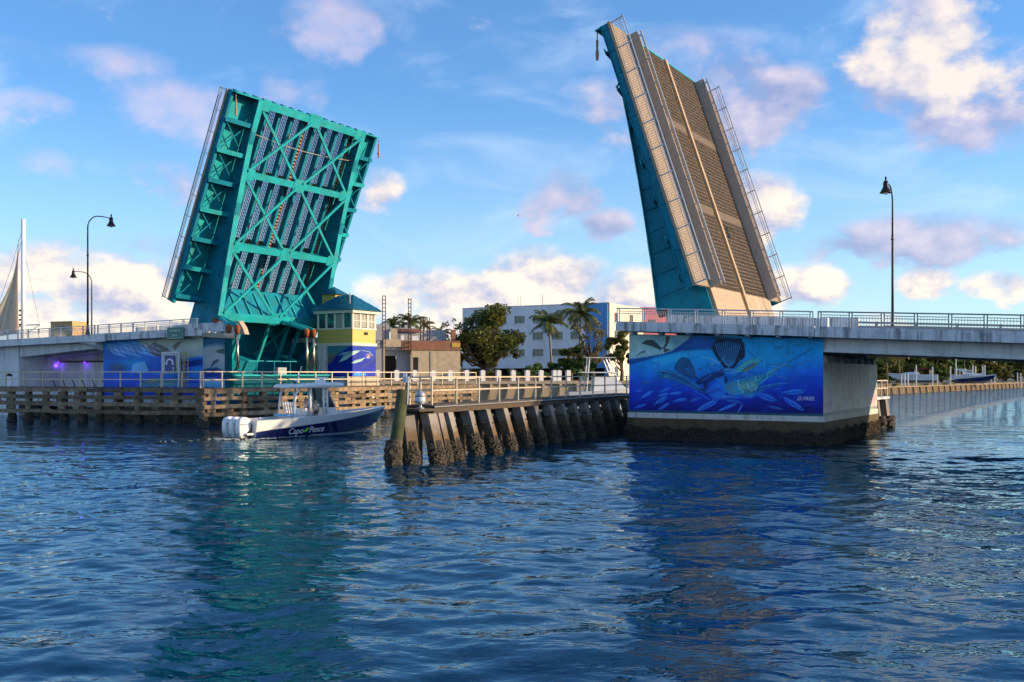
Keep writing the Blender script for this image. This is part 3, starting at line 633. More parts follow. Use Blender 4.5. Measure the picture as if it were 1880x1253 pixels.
# ---- near pier (right)
PU1 = 13.45; PV1 = 16.7; FZ = 1.84
rp = thing('bridge_pier', 'large concrete bascule pier with sailfish mural on its face', 'bridge pier', B(6.7, 8, 0))
wall_poly('near_wall', rp, [(0, FZ), (PU1, FZ), (PU1, 5.26), (PU1-.25, 5.26), (PU1-.25, 6.78), (0, 7.36)], 0.0, .8, 'concrete')
bbox('end_wall', rp, PU1-.6, PU1, .82, PV1, FZ, 5.26, 'concrete')
bbox('channel_wall', rp, 0, .6, .82, PV1, FZ, 6.4, 'concrete')
bbox('far_wall', rp, .62, PU1-.62, PV1-.8, PV1, FZ, 6.5, 'concrete')
bbox('machinery_floor', rp, .62, PU1-.62, .82, PV1-.82, 3.0, 3.2, 'recess_shade')
ft = bbox('footing', rp, -.12, PU1+.1, -.1, PV1+.12, -1.2, FZ-.36, 'stain_brown')
bbox('footing_band', rp, -.1, PU1+.06, -.06, PV1+.08, FZ-.36, FZ, 'band_white')
def cr_near(a, b):
    u = -.25+a*(PU1+.5); z = .88-b*1.4+.1*math.sin(a*37)+.05*math.sin(a*91); return B(u, -.12, z), Vector((-NX, -NY, .25))
def cr_end(a, b):
    v = -.2+a*(PV1+.4); z = .92-b*1.4+.1*math.sin(a*41)+.05*math.sin(a*77); return B(PU1+.12, v, z), Vector((DX, DY, .25))
vs_, fs_ = crust(cr_near, 220, 22, .15, 3); mesh_obj('oyster_crust', vs_, fs_, 'oyster', rp, kind='stuff')
vs_, fs_ = crust(cr_end, 240, 22, .15, 4); mesh_obj('oyster_crust', vs_, fs_, 'oyster', rp, kind='stuff')
def pos_sea(X, Y):
    fx = (X-72)/1718; fy = (Y-75)/670; u = fx*PU1; top = 7.34-.04*u; bot = FZ+.16; z = top+(bot-top)*fy; v = -.005
    return AX+DX*u+NX*v, AY+DY*u+NY*v, z
painted_wall('mural', paint_sea(), pos_sea, rp, 'mural_paint')['label'] = 'blue underwater mural with leaping sailfish and small fish'
mat('mural_edge', (.01, .09, .14), .6); mat('white_paint', (.80, .80, .80), .5, var=.06)
bbox('mural_border', rp, 0, PU1, -.008, -.001, FZ, FZ+.16, 'mural_edge')
text_obj('signature', 'D.FRIEL', 'white_paint', rp, frame4(B(12.35, -.012, 2.95), (DX, DY, 0), (0, 0, 1), (-NX, -NY, 0)), .34, .45)
def pos_end(X, Y):
    v = X/100*PV1; z = 5.26+(FZ+.01-5.26)*Y/52; u = PU1+.005
    return AX+DX*u+NX*v, AY+DY*u+NY*v, z
painted_wall('faded_end_paint', paint_end(), lambda X, Y: pos_end(X, Y), rp, 'mural_paint')
# bearing shelf: pedestals under the beams
for k in range(8):
    v = 1.3+k*2.15
    bp = MB(); bp.prism([B(PU1-.55, v-.5, 5.26), B(PU1-.1, v-.5, 5.26), B(PU1-.1, v+.5, 5.26), B(PU1-.55, v+.5, 5.26)],
                        [B(PU1-.5, v-.16, 5.74), B(PU1-.15, v-.16, 5.74), B(PU1-.15, v+.16, 5.74), B(PU1-.5, v+.16, 5.74)])
    bp.build('bearing_pedestal', 'concrete_light', rp)
bbox('back_wall', rp, PU1-1.0, PU1-.62, .82, PV1-.82, 5.2, 6.5, 'recess_shade')
slab('deck_slab', rp, -.6, 13.1, -.95, 2.95, 0, .48, 'concrete', 4); slab('deck_slab', rp, 6.6, 13.1, 2.96, 17.2, 0, .48, 'concrete', 2); slab('deck_slab', rp, -.6, 13.1, 17.21, BW, 0, .48, 'concrete', 4)
slab('deck_curb', rp, -.55, 13.08, -.9, -.55, .17, .165, 'concrete', 4)
for k in range(7):
    u = .5+k*2.05; bb = MB(); bb.prism([B(u-.12, -.7, 7.45-.05*u), B(u+.12, -.7, 7.45-.05*u), B(u+.12, .1, 7.25-.05*u), B(u-.12, .1, 7.25-.05*u)], [B(u-.12, -.7, 7.53-.05*u), B(u+.12, -.7, 7.53-.05*u), B(u+.12, .1, 7.53-.05*u), B(u-.12, .1, 7.53-.05*u)]); bb.build('slab_bracket', 'concrete', rp)
slab('traffic_barrier', rp, 1.6, 13.0, 2.9, 3.2, .86, .85, 'concrete', 4)
railing('grey steel railing on top of the sailfish mural pier', -.5, 12.9, -.72, 'rail_grey')

# ---- right approach span
ra = thing('approach_span', 'right concrete bridge span running out of frame from the sailfish pier', 'bridge span', B(14, 8, 6.5))
slab('deck_slab', ra, 13.16, 46, -.95, BW, 0, .5, 'concrete', 8)
slab('deck_curb', ra, 13.2, 46, -.9, -.55, .15, .145, 'concrete', 8)
for k in range(8):
    v = .35+k*2.6
    g = MB()
    for i in range(8):
        a = 13.3+i*4.1; c = a+4.1
        for (dv, h0, h1) in ((.13, -.5, -1.42), (.3, -1.25, -1.42)):
            g.prism([B(a, v-dv, zt(a)+h1), B(c, v-dv, zt(c)+h1), B(c, v+dv, zt(c)+h1), B(a, v+dv, zt(a)+h1)] if dv == .3 else [B(a, v-dv, zt(a)-1.25), B(c, v-dv, zt(c)-1.25), B(c, v+dv, zt(c)-1.25), B(a, v+dv, zt(a)-1.25)],
                    [B(a, v-dv, zt(a)+h0), B(c, v-dv, zt(c)+h0), B(c, v+dv, zt(c)+h0), B(a, v+dv, zt(a)+h0)])
    g.build('beam', 'concrete_light', ra)
slab('soffit_shade', ra, 13.3, 46, .7, BW-.6, -.52, .06, 'recess_shade', 4)  # near-black sheet paints in the shade between the beams
for v in (3, 10, 17):
    cb = MB(); cb.lathe([(.6, -1.5), (.6, 4.0)], (B(43, v, 0).x, B(43, v, 0).y, 0)); cb.build('column', 'concrete_light', ra, True)
bbox('bent_cap', ra, 42.2, 43.8, .4, 19.6, 4.0, zt(43)-1.44, 'concrete_light')
railing('dark steel railing along the near edge of the right span', 13.4, 45.5, -.72, 'rail_dark')
railing('dark steel railing along the far edge of the right span', 13.4, 45.5, BW-.3, 'rail_dark')
tr_ = MB()
for h in (.35, .62): tr_.beam(B(13.6, 2.9, zt(13.6)+h), B(45.5, 2.9, zt(45.5)+h), .08, .13)
for i in range(14): u = 13.7+i*2.4; tr_.beam(B(u, 2.9, zt(u)), B(u, 2.9, zt(u)+.7), .1, .14, (DX, DY, 0))
tr_.build('traffic_rail', 'rail_dark', ra)
bbox('traffic_barrier_end', ra, 13.2, 15.0, 2.75, 3.1, zt(15), zt(13.2)+.86, 'concrete')

# ---- far pier (left)
LU0, LU1 = -58.4, -43.7; LC = -40.8
lp = thing('bridge_pier', 'teal-fronted bascule pier with breaking-wave mural, left of the channel', 'bridge pier', B(-50, 8, 0))
wall_poly('near_wall', lp, [(LU0, 0), (LU1, 0), (LU1, 8.12), (LU0, 7.88)], 0, .9, 'concrete')
wall_poly('corner_wall', lp, [(LU1, -1), (LC, -1), (LC, 8.02), (LU1, 8.02)], .02, .9, 'teal_shaded')
wall_poly('corner_cap', lp, [(LU1-.2, 8.02), (LC+.1, 7.86), (LC+.16, 8.05), (LC, 8.32), (LU1-.2, 8.42)], -.12, 1.1, 'concrete_warm')
wall_poly('corner_barrier', lp, [(LU1-.1, 8.36), (LC-.25, 8.3), (LC-.5, 8.9), (LC-1.0, 9.48), (LC-1.3, 9.55), (LU1-.1, 9.55)], 2.6, 3.0, 'concrete')
wall_poly('barrier_edge', lp, [(LC-.27, 8.32), (LC-.05, 8.3), (LC-.3, 8.9), (LC-.85, 9.6), (LC-1.7, 9.62), (LC-1.3, 9.55), (LC-1.0, 9.48), (LC-.5, 8.9)], 2.5, 3.1, 'concrete_warm')
bbox('footing', lp, LU0-.2, LC+.4, -.2, 20, -1.2, 1.6, 'stain_brown')
bbox('channel_front', lp, LC-.7, LC, .92, 14.3, 0, 4.36, 'teal_shaded')
bbox('channel_front_coping', lp, LC-.9, LC+.1, .92, 14.4, 4.36, 4.5, 'teal_light')
bbox('pit_floor', lp, LU0+.9, LC-.72, .92, 19, 3.6, 3.8, 'recess_shade')
bbox('pit_back_wall', lp, LU0, LU0+.8, .92, 19.6, 0, 7.6, 'concrete')
bbox('far_wall', lp, LU0, LC-1.0, 19.62, 20.2, 0, 7.8, 'concrete')
bbox('pit_side_wall', lp, -56, -44.0, 19.0, 19.6, 0, 7.6, 'concrete')
bbox('pit_door', lp, -43.6, -43.5, 15.4, 16.3, 4.4, 6.6, 'yellow_rail')
def pos_wv(X, Y):
    u = LU0+(LU1-LU0)*X/172; z = 7.92+(u-LU0)*.012+(2.4-7.95)*Y/96; return AX+DX*u-NX*.005, AY+DY*u-NY*.005, z
painted_wall('mural', paint_waves(), pos_wv, lp, 'mural_paint')['label'] = 'mural of breaking surf under a pale sky'
def pos_sw(X, Y):
    u = LU1+(LC-LU1)*X/44; z = 7.85+(1.6-7.85)*Y/110; return AX+DX*u+NX*.015, AY+DY*u+NY*.015, z
painted_wall('mural', paint_swell(), pos_sw, lp, 'mural_paint')['label'] = 'narrow mural of a dark blue swell and foam'
slab('deck_slab', lp, LU0, LU1+.1, -.95, 2.65, 0, .52, 'concrete', 3); slab('deck_slab', lp, LU0, -51.2, 2.66, 17.6, 0, .52, 'concrete', 2); slab('deck_slab', lp, LU0, LU1-2, 17.61, BW, 0, .52, 'concrete', 3)
slab('deck_curb', lp, LU0, LU1+.05, -.9, -.55, .2, .195, 'concrete', 3)
slab('traffic_barrier', lp, LU0+1.5, LU1-.2, 2.7, 3.0, .95, .94, 'concrete', 3)
for k in range(7):
    u = LU0+1+k*2.2; bb = MB(); bb.prism([B(u-.12, -.7, 8.02), B(u+.12, -.7, 8.02), B(u+.12, .1, 7.85), B(u-.12, .1, 7.85)], [B(u-.12, -.7, 8.1), B(u+.12, -.7, 8.1), B(u+.12, .1, 8.1), B(u-.12, .1, 8.1)]); bb.build('slab_bracket', 'concrete', lp)
railing('grey steel railing on top of the breaking-wave mural pier', LU0+.1, LU1, -.72, 'rail_grey')

# ---- left approach span
la = thing('approach_span', 'left concrete bridge span over the purple-lit underpass', 'bridge span', B(-60, 8, 7))
slab('deck_slab', la, -112, LU0-.05, -.95, BW, 0, .55, 'concrete_light', 6)
slab('deck_curb', la, -112, LU0-.05, -.9, -.55, .15, .145, 'concrete', 6)
bbox('deck_bulge', la, LU0-.4, LU0+1.6, -1.12, -.96, zt(LU0)-.6, zt(LU0)+.17, 'concrete_light')
for k in range(7):
    v = .1+k*3.2; g = MB(); e = (LU0-.3, -72.9)
    g.prism([B(e[0], v, zt(e[0])-1.15), B(e[1], v, zt(e[1])-1.75), B(e[1], v+.4, zt(e[1])-1.75), B(e[0], v+.4, zt(e[0])-1.15)], [B(e[0], v, zt(e[0])-.55), B(e[1], v, zt(e[1])-.55), B(e[1], v+.4, zt(e[1])-.55), B(e[0], v+.4, zt(e[0])-.55)])
    g.build('beam', 'concrete_light', la)
hb = MB(); hb.prism([B(LU0-.1, 0, 6.9), B(LU0-3.2, 0, 7.82), B(LU0-.1, 0, 7.82)], [B(LU0-.1, -.75, 7.5), B(LU0-3.2, -.75, 7.84), B(LU0-.1, -.75, 7.84)]); hb.build('haunch', 'concrete_light', la)
bbox('abutment', la, -112, -73.0, 0, 20, -1, zt(-73)-.56, 'concrete_light')
bbox('underpass_wall', la, -72.98, LU0, 5.0, 5.6, -1, zt(-73)-.58, 'concrete_light')
bbox('wall_ledge', la, -72.9, LU0-.02, 4.82, 4.98, 5.86, 6.02, 'timber_dark')
bbox('underpass_floor', la, -72.9, LU0-.02, -.3, 4.98, 1.2, 2.7, 'concrete')
emit('purple_lamp', (.22, .05, 1.0), 1.0)
for px_ in (60, 107, 155):
    best = min((abs((B(u/10, 4.7, 0).x/B(u/10, 4.7, 0).y*FPX+CXP)-px_), u/10) for u in range(-740, -580)); u = best[1]
    p = B(u, 4.72, 5.82); lt = thing('wall_lamp', 'small purple lamp on the underpass wall, %s' % {60: 'nearest the abutment', 107: 'middle one of three', 155: 'nearest the wave mural'}[px_], 'lamp', p, group='purple underpass lamps')
    b_ = MB(); b_.lathe([(.06, -.16), (.13, -.1), (.15, 0), (.1, .12), (.03, .16)], p, 10); b_.build('lamp_body', 'purple_lamp', lt, True)
    ld = bpy.data.lights.new('purple_light', 'POINT'); ld.energy = 9; ld.color = (.18, .06, 1.0); ld.shadow_soft_size = .15
    lo = bpy.data.objects.new('purple_light', ld); C.objects.link(lo); lo.location = B(u, 4.45, 5.5)-p; lo.parent = lt
railing('grey steel railing along the near edge of the left span', -111.5, LU0-.4, -.72, 'rail_grey')
railing('grey steel railing along the far edge of the left span', -111.5, LU0-.4, BW-.3, 'rail_grey')
for i in range(9):
    u = -72+i*1.75; c0 = B(u, 3.8, 2.7); cv = MB(); cv.tube([c0+Vector((-DX*.02*k*k, -DY*.02*k*k, k*.22)) for k in range(7)], .05, 6)
    tag(cv.build('walkway_post', 'lamp_black'), 'curved dark walkway post in the underpass, %s from the abutment' % ORD[i], 'post', 'curved posts of the underpass walkway')
# ------------------------------------------------------------------ bascule leaves
def leaf(label, u0, z0, sgn, th, L, WW, with_rods):
    ct, st = math.cos(R(th)), math.sin(R(th))
    def T(s, v, w): return B(u0+sgn*(s*ct+w*st), v, z0+s*st-w*ct)
    t = thing('bascule_leaf', label, 'drawbridge leaf', T(-3, WW/2, 0))
    G = (3.0, WW-3.0)
    prof = [(L, 1.35), (17, 1.5), (14, 1.85), (10.5, 2.3), (7, 2.85), (3.5, 3.45), (0, 4.15)]
    def wb(s):
        if s >= L: return 1.35
        if s <= 0: return 4.15
        for (s1, w1), (s0_, w0) in zip(prof[:-1], prof[1:]):
            if s0_ <= s <= s1: return w0+(w1-w0)*(s-s0_)/(s1-s0_)
    up = (T(0, 0, -1)-T(0, 0, 0)).normalized(); al = (T(1, 0, 0)-T(0, 0, 0)).normalized(); ac = Vector((NX, NY, 0))
    outline = [(s, w) for s, w in prof]+[(-.15, 3.5), (-2.5, 3.4), (-5, 3.0), (-7.2, 2.3), (-7.2, .6), (-3, .25), (L, .25)]
    for gi, v in enumerate(G):
        b = MB(); b.prism([T(s, v-.05, w) for s, w in outline], [T(s, v+.05, w) for s, w in outline]); g = b.build('girder', 'teal', t)
        f = MB()
        for (s1, w1), (s2, w2) in zip(prof[:-1], prof[1:]): f.beam(T(s1, v, w1+.03), T(s2, v, w2+.03), .62, .07, up, .02)
        f.build('bottom_flange', 'teal_light', g)
        for sp in (4.6, 10.6, 17.4):
            k = MB(); k.beam(T(sp-.6, v, wb(sp-.6)+.085), T(sp+.6, v, wb(sp+.6)+.085), .5, .03, up); k.build('splice_plate', 'teal', g)
            k = MB()
            for a_ in range(5):
                for b_ in (-.16, .16): q_ = sp-.48+a_*.24; k.box(q_-.035, q_+.035, v+b_-.035, v+b_+.035, wb(q_)+.1, wb(q_)+.14, T)
            k.build('splice_bolts', 'teal_light', g, kind='stuff')
        e = MB(); e.box(-.5, -.12, v-.3, v+.3, 3.55, 4.2, T); e.build('bearing_shoe', 'rust', g)
        for i in range(13):
            s = .9+i*1.58
            if s > L-.3: break
            o = -.13 if gi == 0 else .13
            k = MB(); k.box(s-.025, s+.025, v+min(o, 0)*1.0, v+max(o, 0)*1.0, .3, wb(s)-.04, T); k.build('stiffener', 'teal', g)
            if gi == 1:
                k = MB(); k.box(s-.025, s+.025, v-.16, v-.05, .3, wb(s)-.04, T); k.build('stiffener', 'teal', g)
        for i in range(4):
            s = -1.2-i*1.5; k = MB(); k.box(s-.03, s+.03, v-.13, v+.13, .7, 2.5, T); k.build('stiffener', 'teal', g)
    FB = (.35, 7.0, 14.0, L-.35)
    for s in FB:
        b = MB(); wq = wb(s); b.box(s-.03, s+.03, G[0]+.06, G[1]-.06, .8, wq-.06, T); b.box(s-.32, s+.32, G[0]+.06, G[1]-.06, wq-.06, wq+.02, T)
        fb = b.build('floor_beam', 'teal_light', t)
        q = MB(); mid = (G[0]+G[1])/2; q.box(s-.65, s+.65, mid-.8, mid+.8, wq+.021, wq+.05, T)
        q.build('gusset', 'teal_light', fb)
        for ve in (G[0]+.75, G[1]-.75):
            q = MB(); q.box(s-.55, s+.55, ve-.5, ve+.5, wq+.021, wq+.045, T); q.build('gusset', 'teal_light', fb)
    mid = (G[0]+G[1])/2
    for a, c in zip(FB[:-1], FB[1:]):
        wa, wc = wb(a)+.08, wb(c)+.08
        for v0, v1 in ((G[0]+.3, mid-.35), (mid+.35, G[1]-.3)):
            for (p, q, dz) in ((T(a+.3, v0, wa), T(c-.3, v1, wc), .0), (T(a+.3, v1, wa), T(c-.3, v0, wc), -.22)):
                b = MB(); off = -up*dz*-1; b.beam(p+up*abs(dz), q+up*abs(dz), .24, .16, up); b.build('brace', 'teal_light', t)
    ns = 8
    def stringer_v(i): return G[0]+(G[1]-G[0])*(i+1)/(ns+1)
    for i in range(ns):
        v = G[0]+(G[1]-G[0])*(i+1)/(ns+1)
        b = MB(); b.box(.4, L-.1, v-.025, v+.025, .14, .78, T); b.box(.4, L-.1, v-.15, v+.15, .78, .83, T); b.build('stringer', 'teal', t)
    # open steel grid
    b = MB(); r0, r1 = G[0]+.45, G[1]-.45; vv = r0
    while vv < r1: b.box(.3, L-.05, vv-.02, vv+.02, 0, .10, T); vv += .21
    s = .35; i = 0
    while s < L-.05: b.box(s-.017, s+.017, r0, r1, .008, .092, T); s += .33
    b.build('road_grid', 'grating', t, kind='stuff')
    for vc in ((stringer_v(3)+stringer_v(4))/2-.35, stringer_v(7)+.55):              # service ladders under the grid
        k = MB(); k.box(.6, L-.6, vc-.45, vc-.38, .2, .34, T); k.box(.6, L-.6, vc+.38, vc+.45, .2, .34, T); k.build('ladder_stile', 'rust', t)
        k = MB(); q = .8
        while q < L-.8: k.box(q-.07, q+.07, vc-.38, vc+.38, .22, .36, T); q += .36
        k.build('ladder_treads', 'tan_deck', t, kind='stuff')
    for i in range(12):
        q = 1.2+i*1.7; k = MB(); k.box(q-.02, q+.02, .02, .06, .15, .66, T); k.build('fascia_rib', 'teal', t)
    for s in (7.0, 14.0):
        k = MB(); k.box(s-.35, s+.35, r0, r1, -.01, .002, T); k.build('grid_joint', 'joint_plate', t)
    # footways, kerbs, median
    for v0, v1, o in ((.0, 3.2, 0), (WW-3.2, WW, 1)):
        k = MB(); k.box(.2, L, v0, v1, -.06, .08, T); k.build('footway', 'walk_deck', t); k = MB(); ee = v0 if o == 0 else v1; k.box(.2, L, ee-.09, ee+.09, -.1, .1, T); k.build('footway_lip', 'tan_deck', t)
        k = MB(); k.box(.2, L-.02, v0+.02, v1-.02, .082, .14, T); k.build('footway_plate', 'teal_light', t)
        e = v0+.12 if o == 0 else v1-.12
        k = MB(); k.box(.15, L, e-.06, e+.06, .142, .66, T); k.box(.15, L, e-.16, e+.16, .66, .71, T); k.build('fascia_beam', 'teal', t)
        k = MB(); i_ = 3.25 if o == 0 else WW-3.25
        k.prism([T(.2, i_-.17, -.02), T(.2, i_+.17, -.02), T(L-.1, i_+.17, -.02), T(L-.1, i_-.17, -.02)], [T(.2, i_-.1, -.82), T(.2, i_+.1, -.82), T(L-.1, i_+.1, -.82), T(L-.1, i_-.1, -.82)]); k.build('kerb_barrier', 'kerb_grey', t)
        k = MB(); k.beam(T(.2, i_, -1.05), T(L-.2, i_, -1.05), .1, .12, up)
        for q in range(11): k.beam(T(.5+q*(L-1)/10, i_, -.8), T(.5+q*(L-1)/10, i_, -1.0), .1, .1, al)
        k.build('barrier_rail', 'rail_grey', t)
        gv = G[o]; q = 0; sb = 1.0
        while sb < L+.2:
            sx = min(sb, L-.3); gw = min(1.5, wb(sx)-.1)
            k = MB(); k.prism([T(sx-.03, e, .2), T(sx-.03, gv, .2), T(sx-.03, gv, gw), T(sx-.03, e, .9)], [T(sx+.03, e, .2), T(sx+.03, gv, .2), T(sx+.03, gv, gw), T(sx+.03, e, .9)])
            k.beam(T(sx, e-.2 if o == 0 else e+.2, .92), T(sx, gv, gw+.02), .42, .05, up); k.build('bracket', 'teal_light' if q % 2 else 'teal', t)
            if sb+2.9 < L+.2:
                s2 = min(sb+2.9, L-.3); k = MB(); k.beam(T(sx+.1, e, .95), T(s2-.1, gv-.1 if o == 0 else gv+.1, .55), .10, .10, up); k.build('brace', 'teal', t)
                k = MB(); k.beam(T(sx+.1, gv-.1 if o == 0 else gv+.1, .9), T(s2-.1, e, .75), .08, .08, up); k.build('brace', 'teal', t)
            sb += 2.9; q += 1
        # railing of the footway
        ev = v0+.08 if o == 0 else v1-.08; npan = 10
        for a in range(npan+1):
            sx = .25+(L-.35)*a/npan; k = MB(); k.beam(T(sx, ev, -.05), T(sx, ev, -1.08), .07, .09, al); k.build('rail_post', 'rail_grey', t)
            if a < npan:
                sy = .25+(L-.35)*(a+1)/npan; k = MB()
                for w in (-.16, -.72, -.88): k.beam(T(sx, ev, w), T(sy, ev, w), .04, .045, up)
                for j in range(1, 11): x = sx+(sy-sx)*j/11; k.beam(T(x, ev, -.16), T(x, ev, -.88), .022, .022, al)
                k.build('rail_panel', 'rail_grey', t, kind='stuff')
        k = MB(); k.beam(T(.1, ev, -1.1), T(L+.02, ev, -1.1), .09, .07, up); k.build('rail_cap', 'rail_grey', t)
    k = MB(); k.box(.1, L-.02, mid-.2, mid+.2, -.22, .0, T); k.build('median', 'tan_deck', t)
    k = MB(); k.box(-2.6, L-.02, mid-.31, mid-.24, -.012, -.004, T); k.build('centre_line', 'yellow_paint', t)
    k = MB(); k.box(-2.9, .3, r0-.3, r1+.3, 0, .35, T); k.build('root_slab', 'tan_deck', t)
    k = MB(); k.box(-2.6, .1, mid-.18, mid+.18, -.2, -.004, T); k.build('root_median', 'tan_deck', t)
    k = MB(); k.box(-2.6, .25, mid+3.3, mid+3.42, -.010, -.004, T); k.build('edge_line', 'band_white', t)
    # tip: finger casting
    k = MB(); k.box(L-.06, L+.05, .1, WW-.1, -.05, 1.2, T); k.build('end_plate', 'teal_light', t)
    for i in range(17):
        v = .7+i*(WW-1.4)/16; k = MB(); k.box(L+.05, L+.17, v-.2, v+.2, .1, .5, T); k.build('tip_tooth', 'teal', t)
    for v in (.15, WW-.15):
        p0 = T(L-.2, v, 1.1); k = MB(); k.tube([p0, p0+Vector((0, 0, -.5)), p0+Vector((0, 0, -.6)), p0+Vector((0, 0, -1.15)), p0+Vector((0, 0, -1.5)), p0+Vector((0, 0, -2.0))], [.04, .04, .10, .07, .13, .09], 8); k.build('navigation_light', 'nav_lamp', t)
    # conduit sagging across the underside near the tip
    k = MB(); k.tube([T(L-3.2-.4*math.sin(i/10*math.pi), G[0]+(G[1]-G[0])*i/10, 1.0) for i in range(11)], .03, 5); k.build('conduit', 'rail_tan', t)
    # root: sloping apron, struts, tail and counterweight
    k = MB(); k.prism([T(.1, G[0]+.06, 4.05), T(2.2, G[0]+.06, 1.2), T(2.3, G[0]+.06, 1.25), T(.2, G[0]+.06, 4.12)], [T(.1, G[1]-.06, 4.05), T(2.2, G[1]-.06, 1.2), T(2.3, G[1]-.06, 1.25), T(.2, G[1]-.06, 4.12)]); k.build('apron_plate', 'teal', t)
    for i in range(9):
        v = G[0]+.9+(G[1]-G[0]-1.8)*i/8; k = MB(); k.beam(T(.25, v, 4.2), T(2.1, v, 1.6), .12, .22, up); k.build('apron_rib', 'teal_light', t)
    k = MB(); k.box(-.1, .35, G[0]+.06, G[1]-.06, 3.95, 4.3, T); k.build('root_beam', 'teal_light', t)
    k = MB(); k.box(-7.0, -.2, G[0]+.06, G[1]-.06, .45, .55, T); k.build('tail_plate', 'teal', t)
    k = MB(); k.box(-7.4, -4.9, G[0]+.07, G[1]-.07, .6, 2.9, T); k.build('counterweight', 'teal', t)
    for i, v in enumerate((G[0]+1.9, G[0]+4.3, mid+.6, mid+3.4, G[1]-2.2)):
        k = MB(); k.beam(T(-.1, v, 2.9), T(-5.2, v, 2.7), .3, .3, up); k.build('tail_strut', 'teal_light', t)
    for (va, vb) in ((G[0]+.4, G[0]+4.2), (mid+.7, mid+4.6)):
        for p, q, o in ((T(-.8, va, 2.3), T(-4.6, vb, 2.1), 0), (T(-.8, vb, 2.3), T(-4.6, va, 2.1), .2)):
            k = MB(); k.beam(p+up*o, q+up*o, .2, .16, up); k.build('brace', 'teal_light', t)
    if with_rods:
        for v in (.95, 1.95, 11.3, 12.3):
            base = B(LC-.35, v, 4.5); top = B(LC-.45, v, 8.6); k = MB(); k.tube([base, top], .13, 10); k.build('hydraulic_rod', 'steel_rod', t, True)
            k = MB(); k.tube([top+Vector((0, 0, -.3)), top+Vector((0, 0, .05)), top+Vector((0, 0, .4)), top+Vector((0, 0, .6))], [.16, .27, .3, .16], 10); k.build('rod_head', 'rust', t, True)
            k = MB(); k.beam(top+Vector((0, 0, .5)), T(.1, max(v, 3.2), 3.7), .34, .3, up); k.build('lift_strut', 'teal_light', t)
        for v in (4.5, 6.8, 9.0):                                        # small cranes and rails on the machinery ledge
            c0 = B(LC-.5, v, 4.5); k = MB(); k.beam(c0, c0+Vector((0, 0, 1.3)), .07, .07); k.beam(c0+Vector((-DX*.2-NX*.9, -DY*.2-NY*.9, 1.3)), c0+Vector((NX*.9, NY*.9, 1.32)), .07, .07); k.build('ledge_arm', 'teal_light', t)
        k = MB(); k.box(LC-1.0, LC-.4, 7.2, 8.4, 4.5, 5.2, B); k.build('motor_box', 'rail_dark', t)
    return t
mat('nav_lamp', (.42, .20, .10), .5, var=.7, scale=6)
leaf('raised left bridge leaf, turquoise underside with cross bracing facing right', -48.6, 11.5, 1, 67.0, 21.0, 20.8, True)
leaf('raised right bridge leaf, tan roadway grid facing right above the sailfish pier', 4.9, 10.46, -1, 71.3, 20.3, 20.2, False)
# ------------------------------------------------------------------ street lamps
def street_lamp(label, p, h, arm, m='lamp_black'):
    a = Vector(arm).normalized(); rz = math.atan2(a.y, a.x)
    t = thing('street_lamp', label, 'street lamp', p, rz, 'bridge street lamps', local=True)
    b = MB(); b.lathe([(.24, 0), (.24, .3), (.17, .4), (.14, .9), (.12, 1.0)], n=10); b.build('base', m, t, True)
    rad = 1.35; pts = [(0, 0, .9), (0, 0, h*.35), (0, 0, h*.62), (0, 0, h-rad)]+[(rad-rad*math.cos(k*math.pi/14), 0, h-rad+rad*math.sin(k*math.pi/14)) for k in range(1, 8)]+[(rad+.7, 0, h+.02), (rad+1.35, 0, h-.06)]
    b = MB(); b.tube(pts, [.11, .095, .085, .07]+[.06]*7+[.05, .045], 8); b.build('pole', m, t, True)
    b = MB(); b.lathe([(.13, -.06), (.13, .06)], (0, 0, h*.66), 10); b.lathe([(.1, -.05), (.1, .05)], (0, 0, h*.68), 10); b.build('collar', m, t)
    x = rad+1.4; b = MB(); b.lathe([(.03, .5), (.08, .4), (.09, .3), (.04, .22), (.16, .12), (.2, -.05), (.2, -.3), (.3, -.5), (.43, -.72), (.46, -.78), (.34, -.78), (.2, -.7)], (x, 0, h-.06), 14); b.build('shade', m, t, True)
    b = MB(); b.lathe([(.17, -.7), (.19, -.82), (.1, -.9)], (x, 0, h-.06), 10); b.build('lens', 'lamp_lens', t, True)
    return t
glass('lamp_lens', (.55, .55, .5), .2)
street_lamp('tall dark street lamp on the left span, arm curving right', B(-60.3, -.45, zt(-60)+.1), 12.4, (NX, NY, 0))
street_lamp('shorter dark street lamp behind the tall one, arm curving left', B(-88.5, 20.0, zt(-88)+.1), 10.2, (-NX, -NY, 0))
street_lamp('dark street lamp standing alone on the right span', B(14.1, 19.4, zt(14)), 12.1, (-NX, -NY, 0))

# ------------------------------------------------------------------ timber fenders
def rough_tube(name, m, parent, r, z0, z1, amp, seed, n=12, rows=9, sq=False, lean=(0, 0)):
    rnd = random.Random(seed); vs = []; fs = []
    for j in range(rows+1):
        f = j/rows; z = z0+(z1-z0)*f; bulge = math.sin(min(1, f*1.15)*math.pi*.5+.4)
        for k in range(n):
            a = 2*math.pi*k/n+rnd.uniform(-.1, .1); rr = (r+amp*rnd.random())*(.72+.28*math.sin(math.pi*min(1, max(0, 1-f))*.9+.25))
            vs.append((rr*math.cos(a)+lean[0]*f, rr*math.sin(a)+lean[1]*f, z+rnd.uniform(-.03, .03)))
    for j in range(rows):
        for k in range(n): fs.append((j*n+k, j*n+(k+1) % n, (j+1)*n+(k+1) % n, (j+1)*n+k))
    fs.append(tuple(range(rows*n, rows*n+n)))
    return mesh_obj(name, vs, fs, m, parent)
def share(o, name, parent, loc, rz=0.0, m=None):
    c = bpy.data.objects.new(name, o.data); C.objects.link(c); c.parent = parent; c.location = loc; c.rotation_euler = (0, 0, rz); OFF[c.name] = Vector((0, 0, 0)); return c
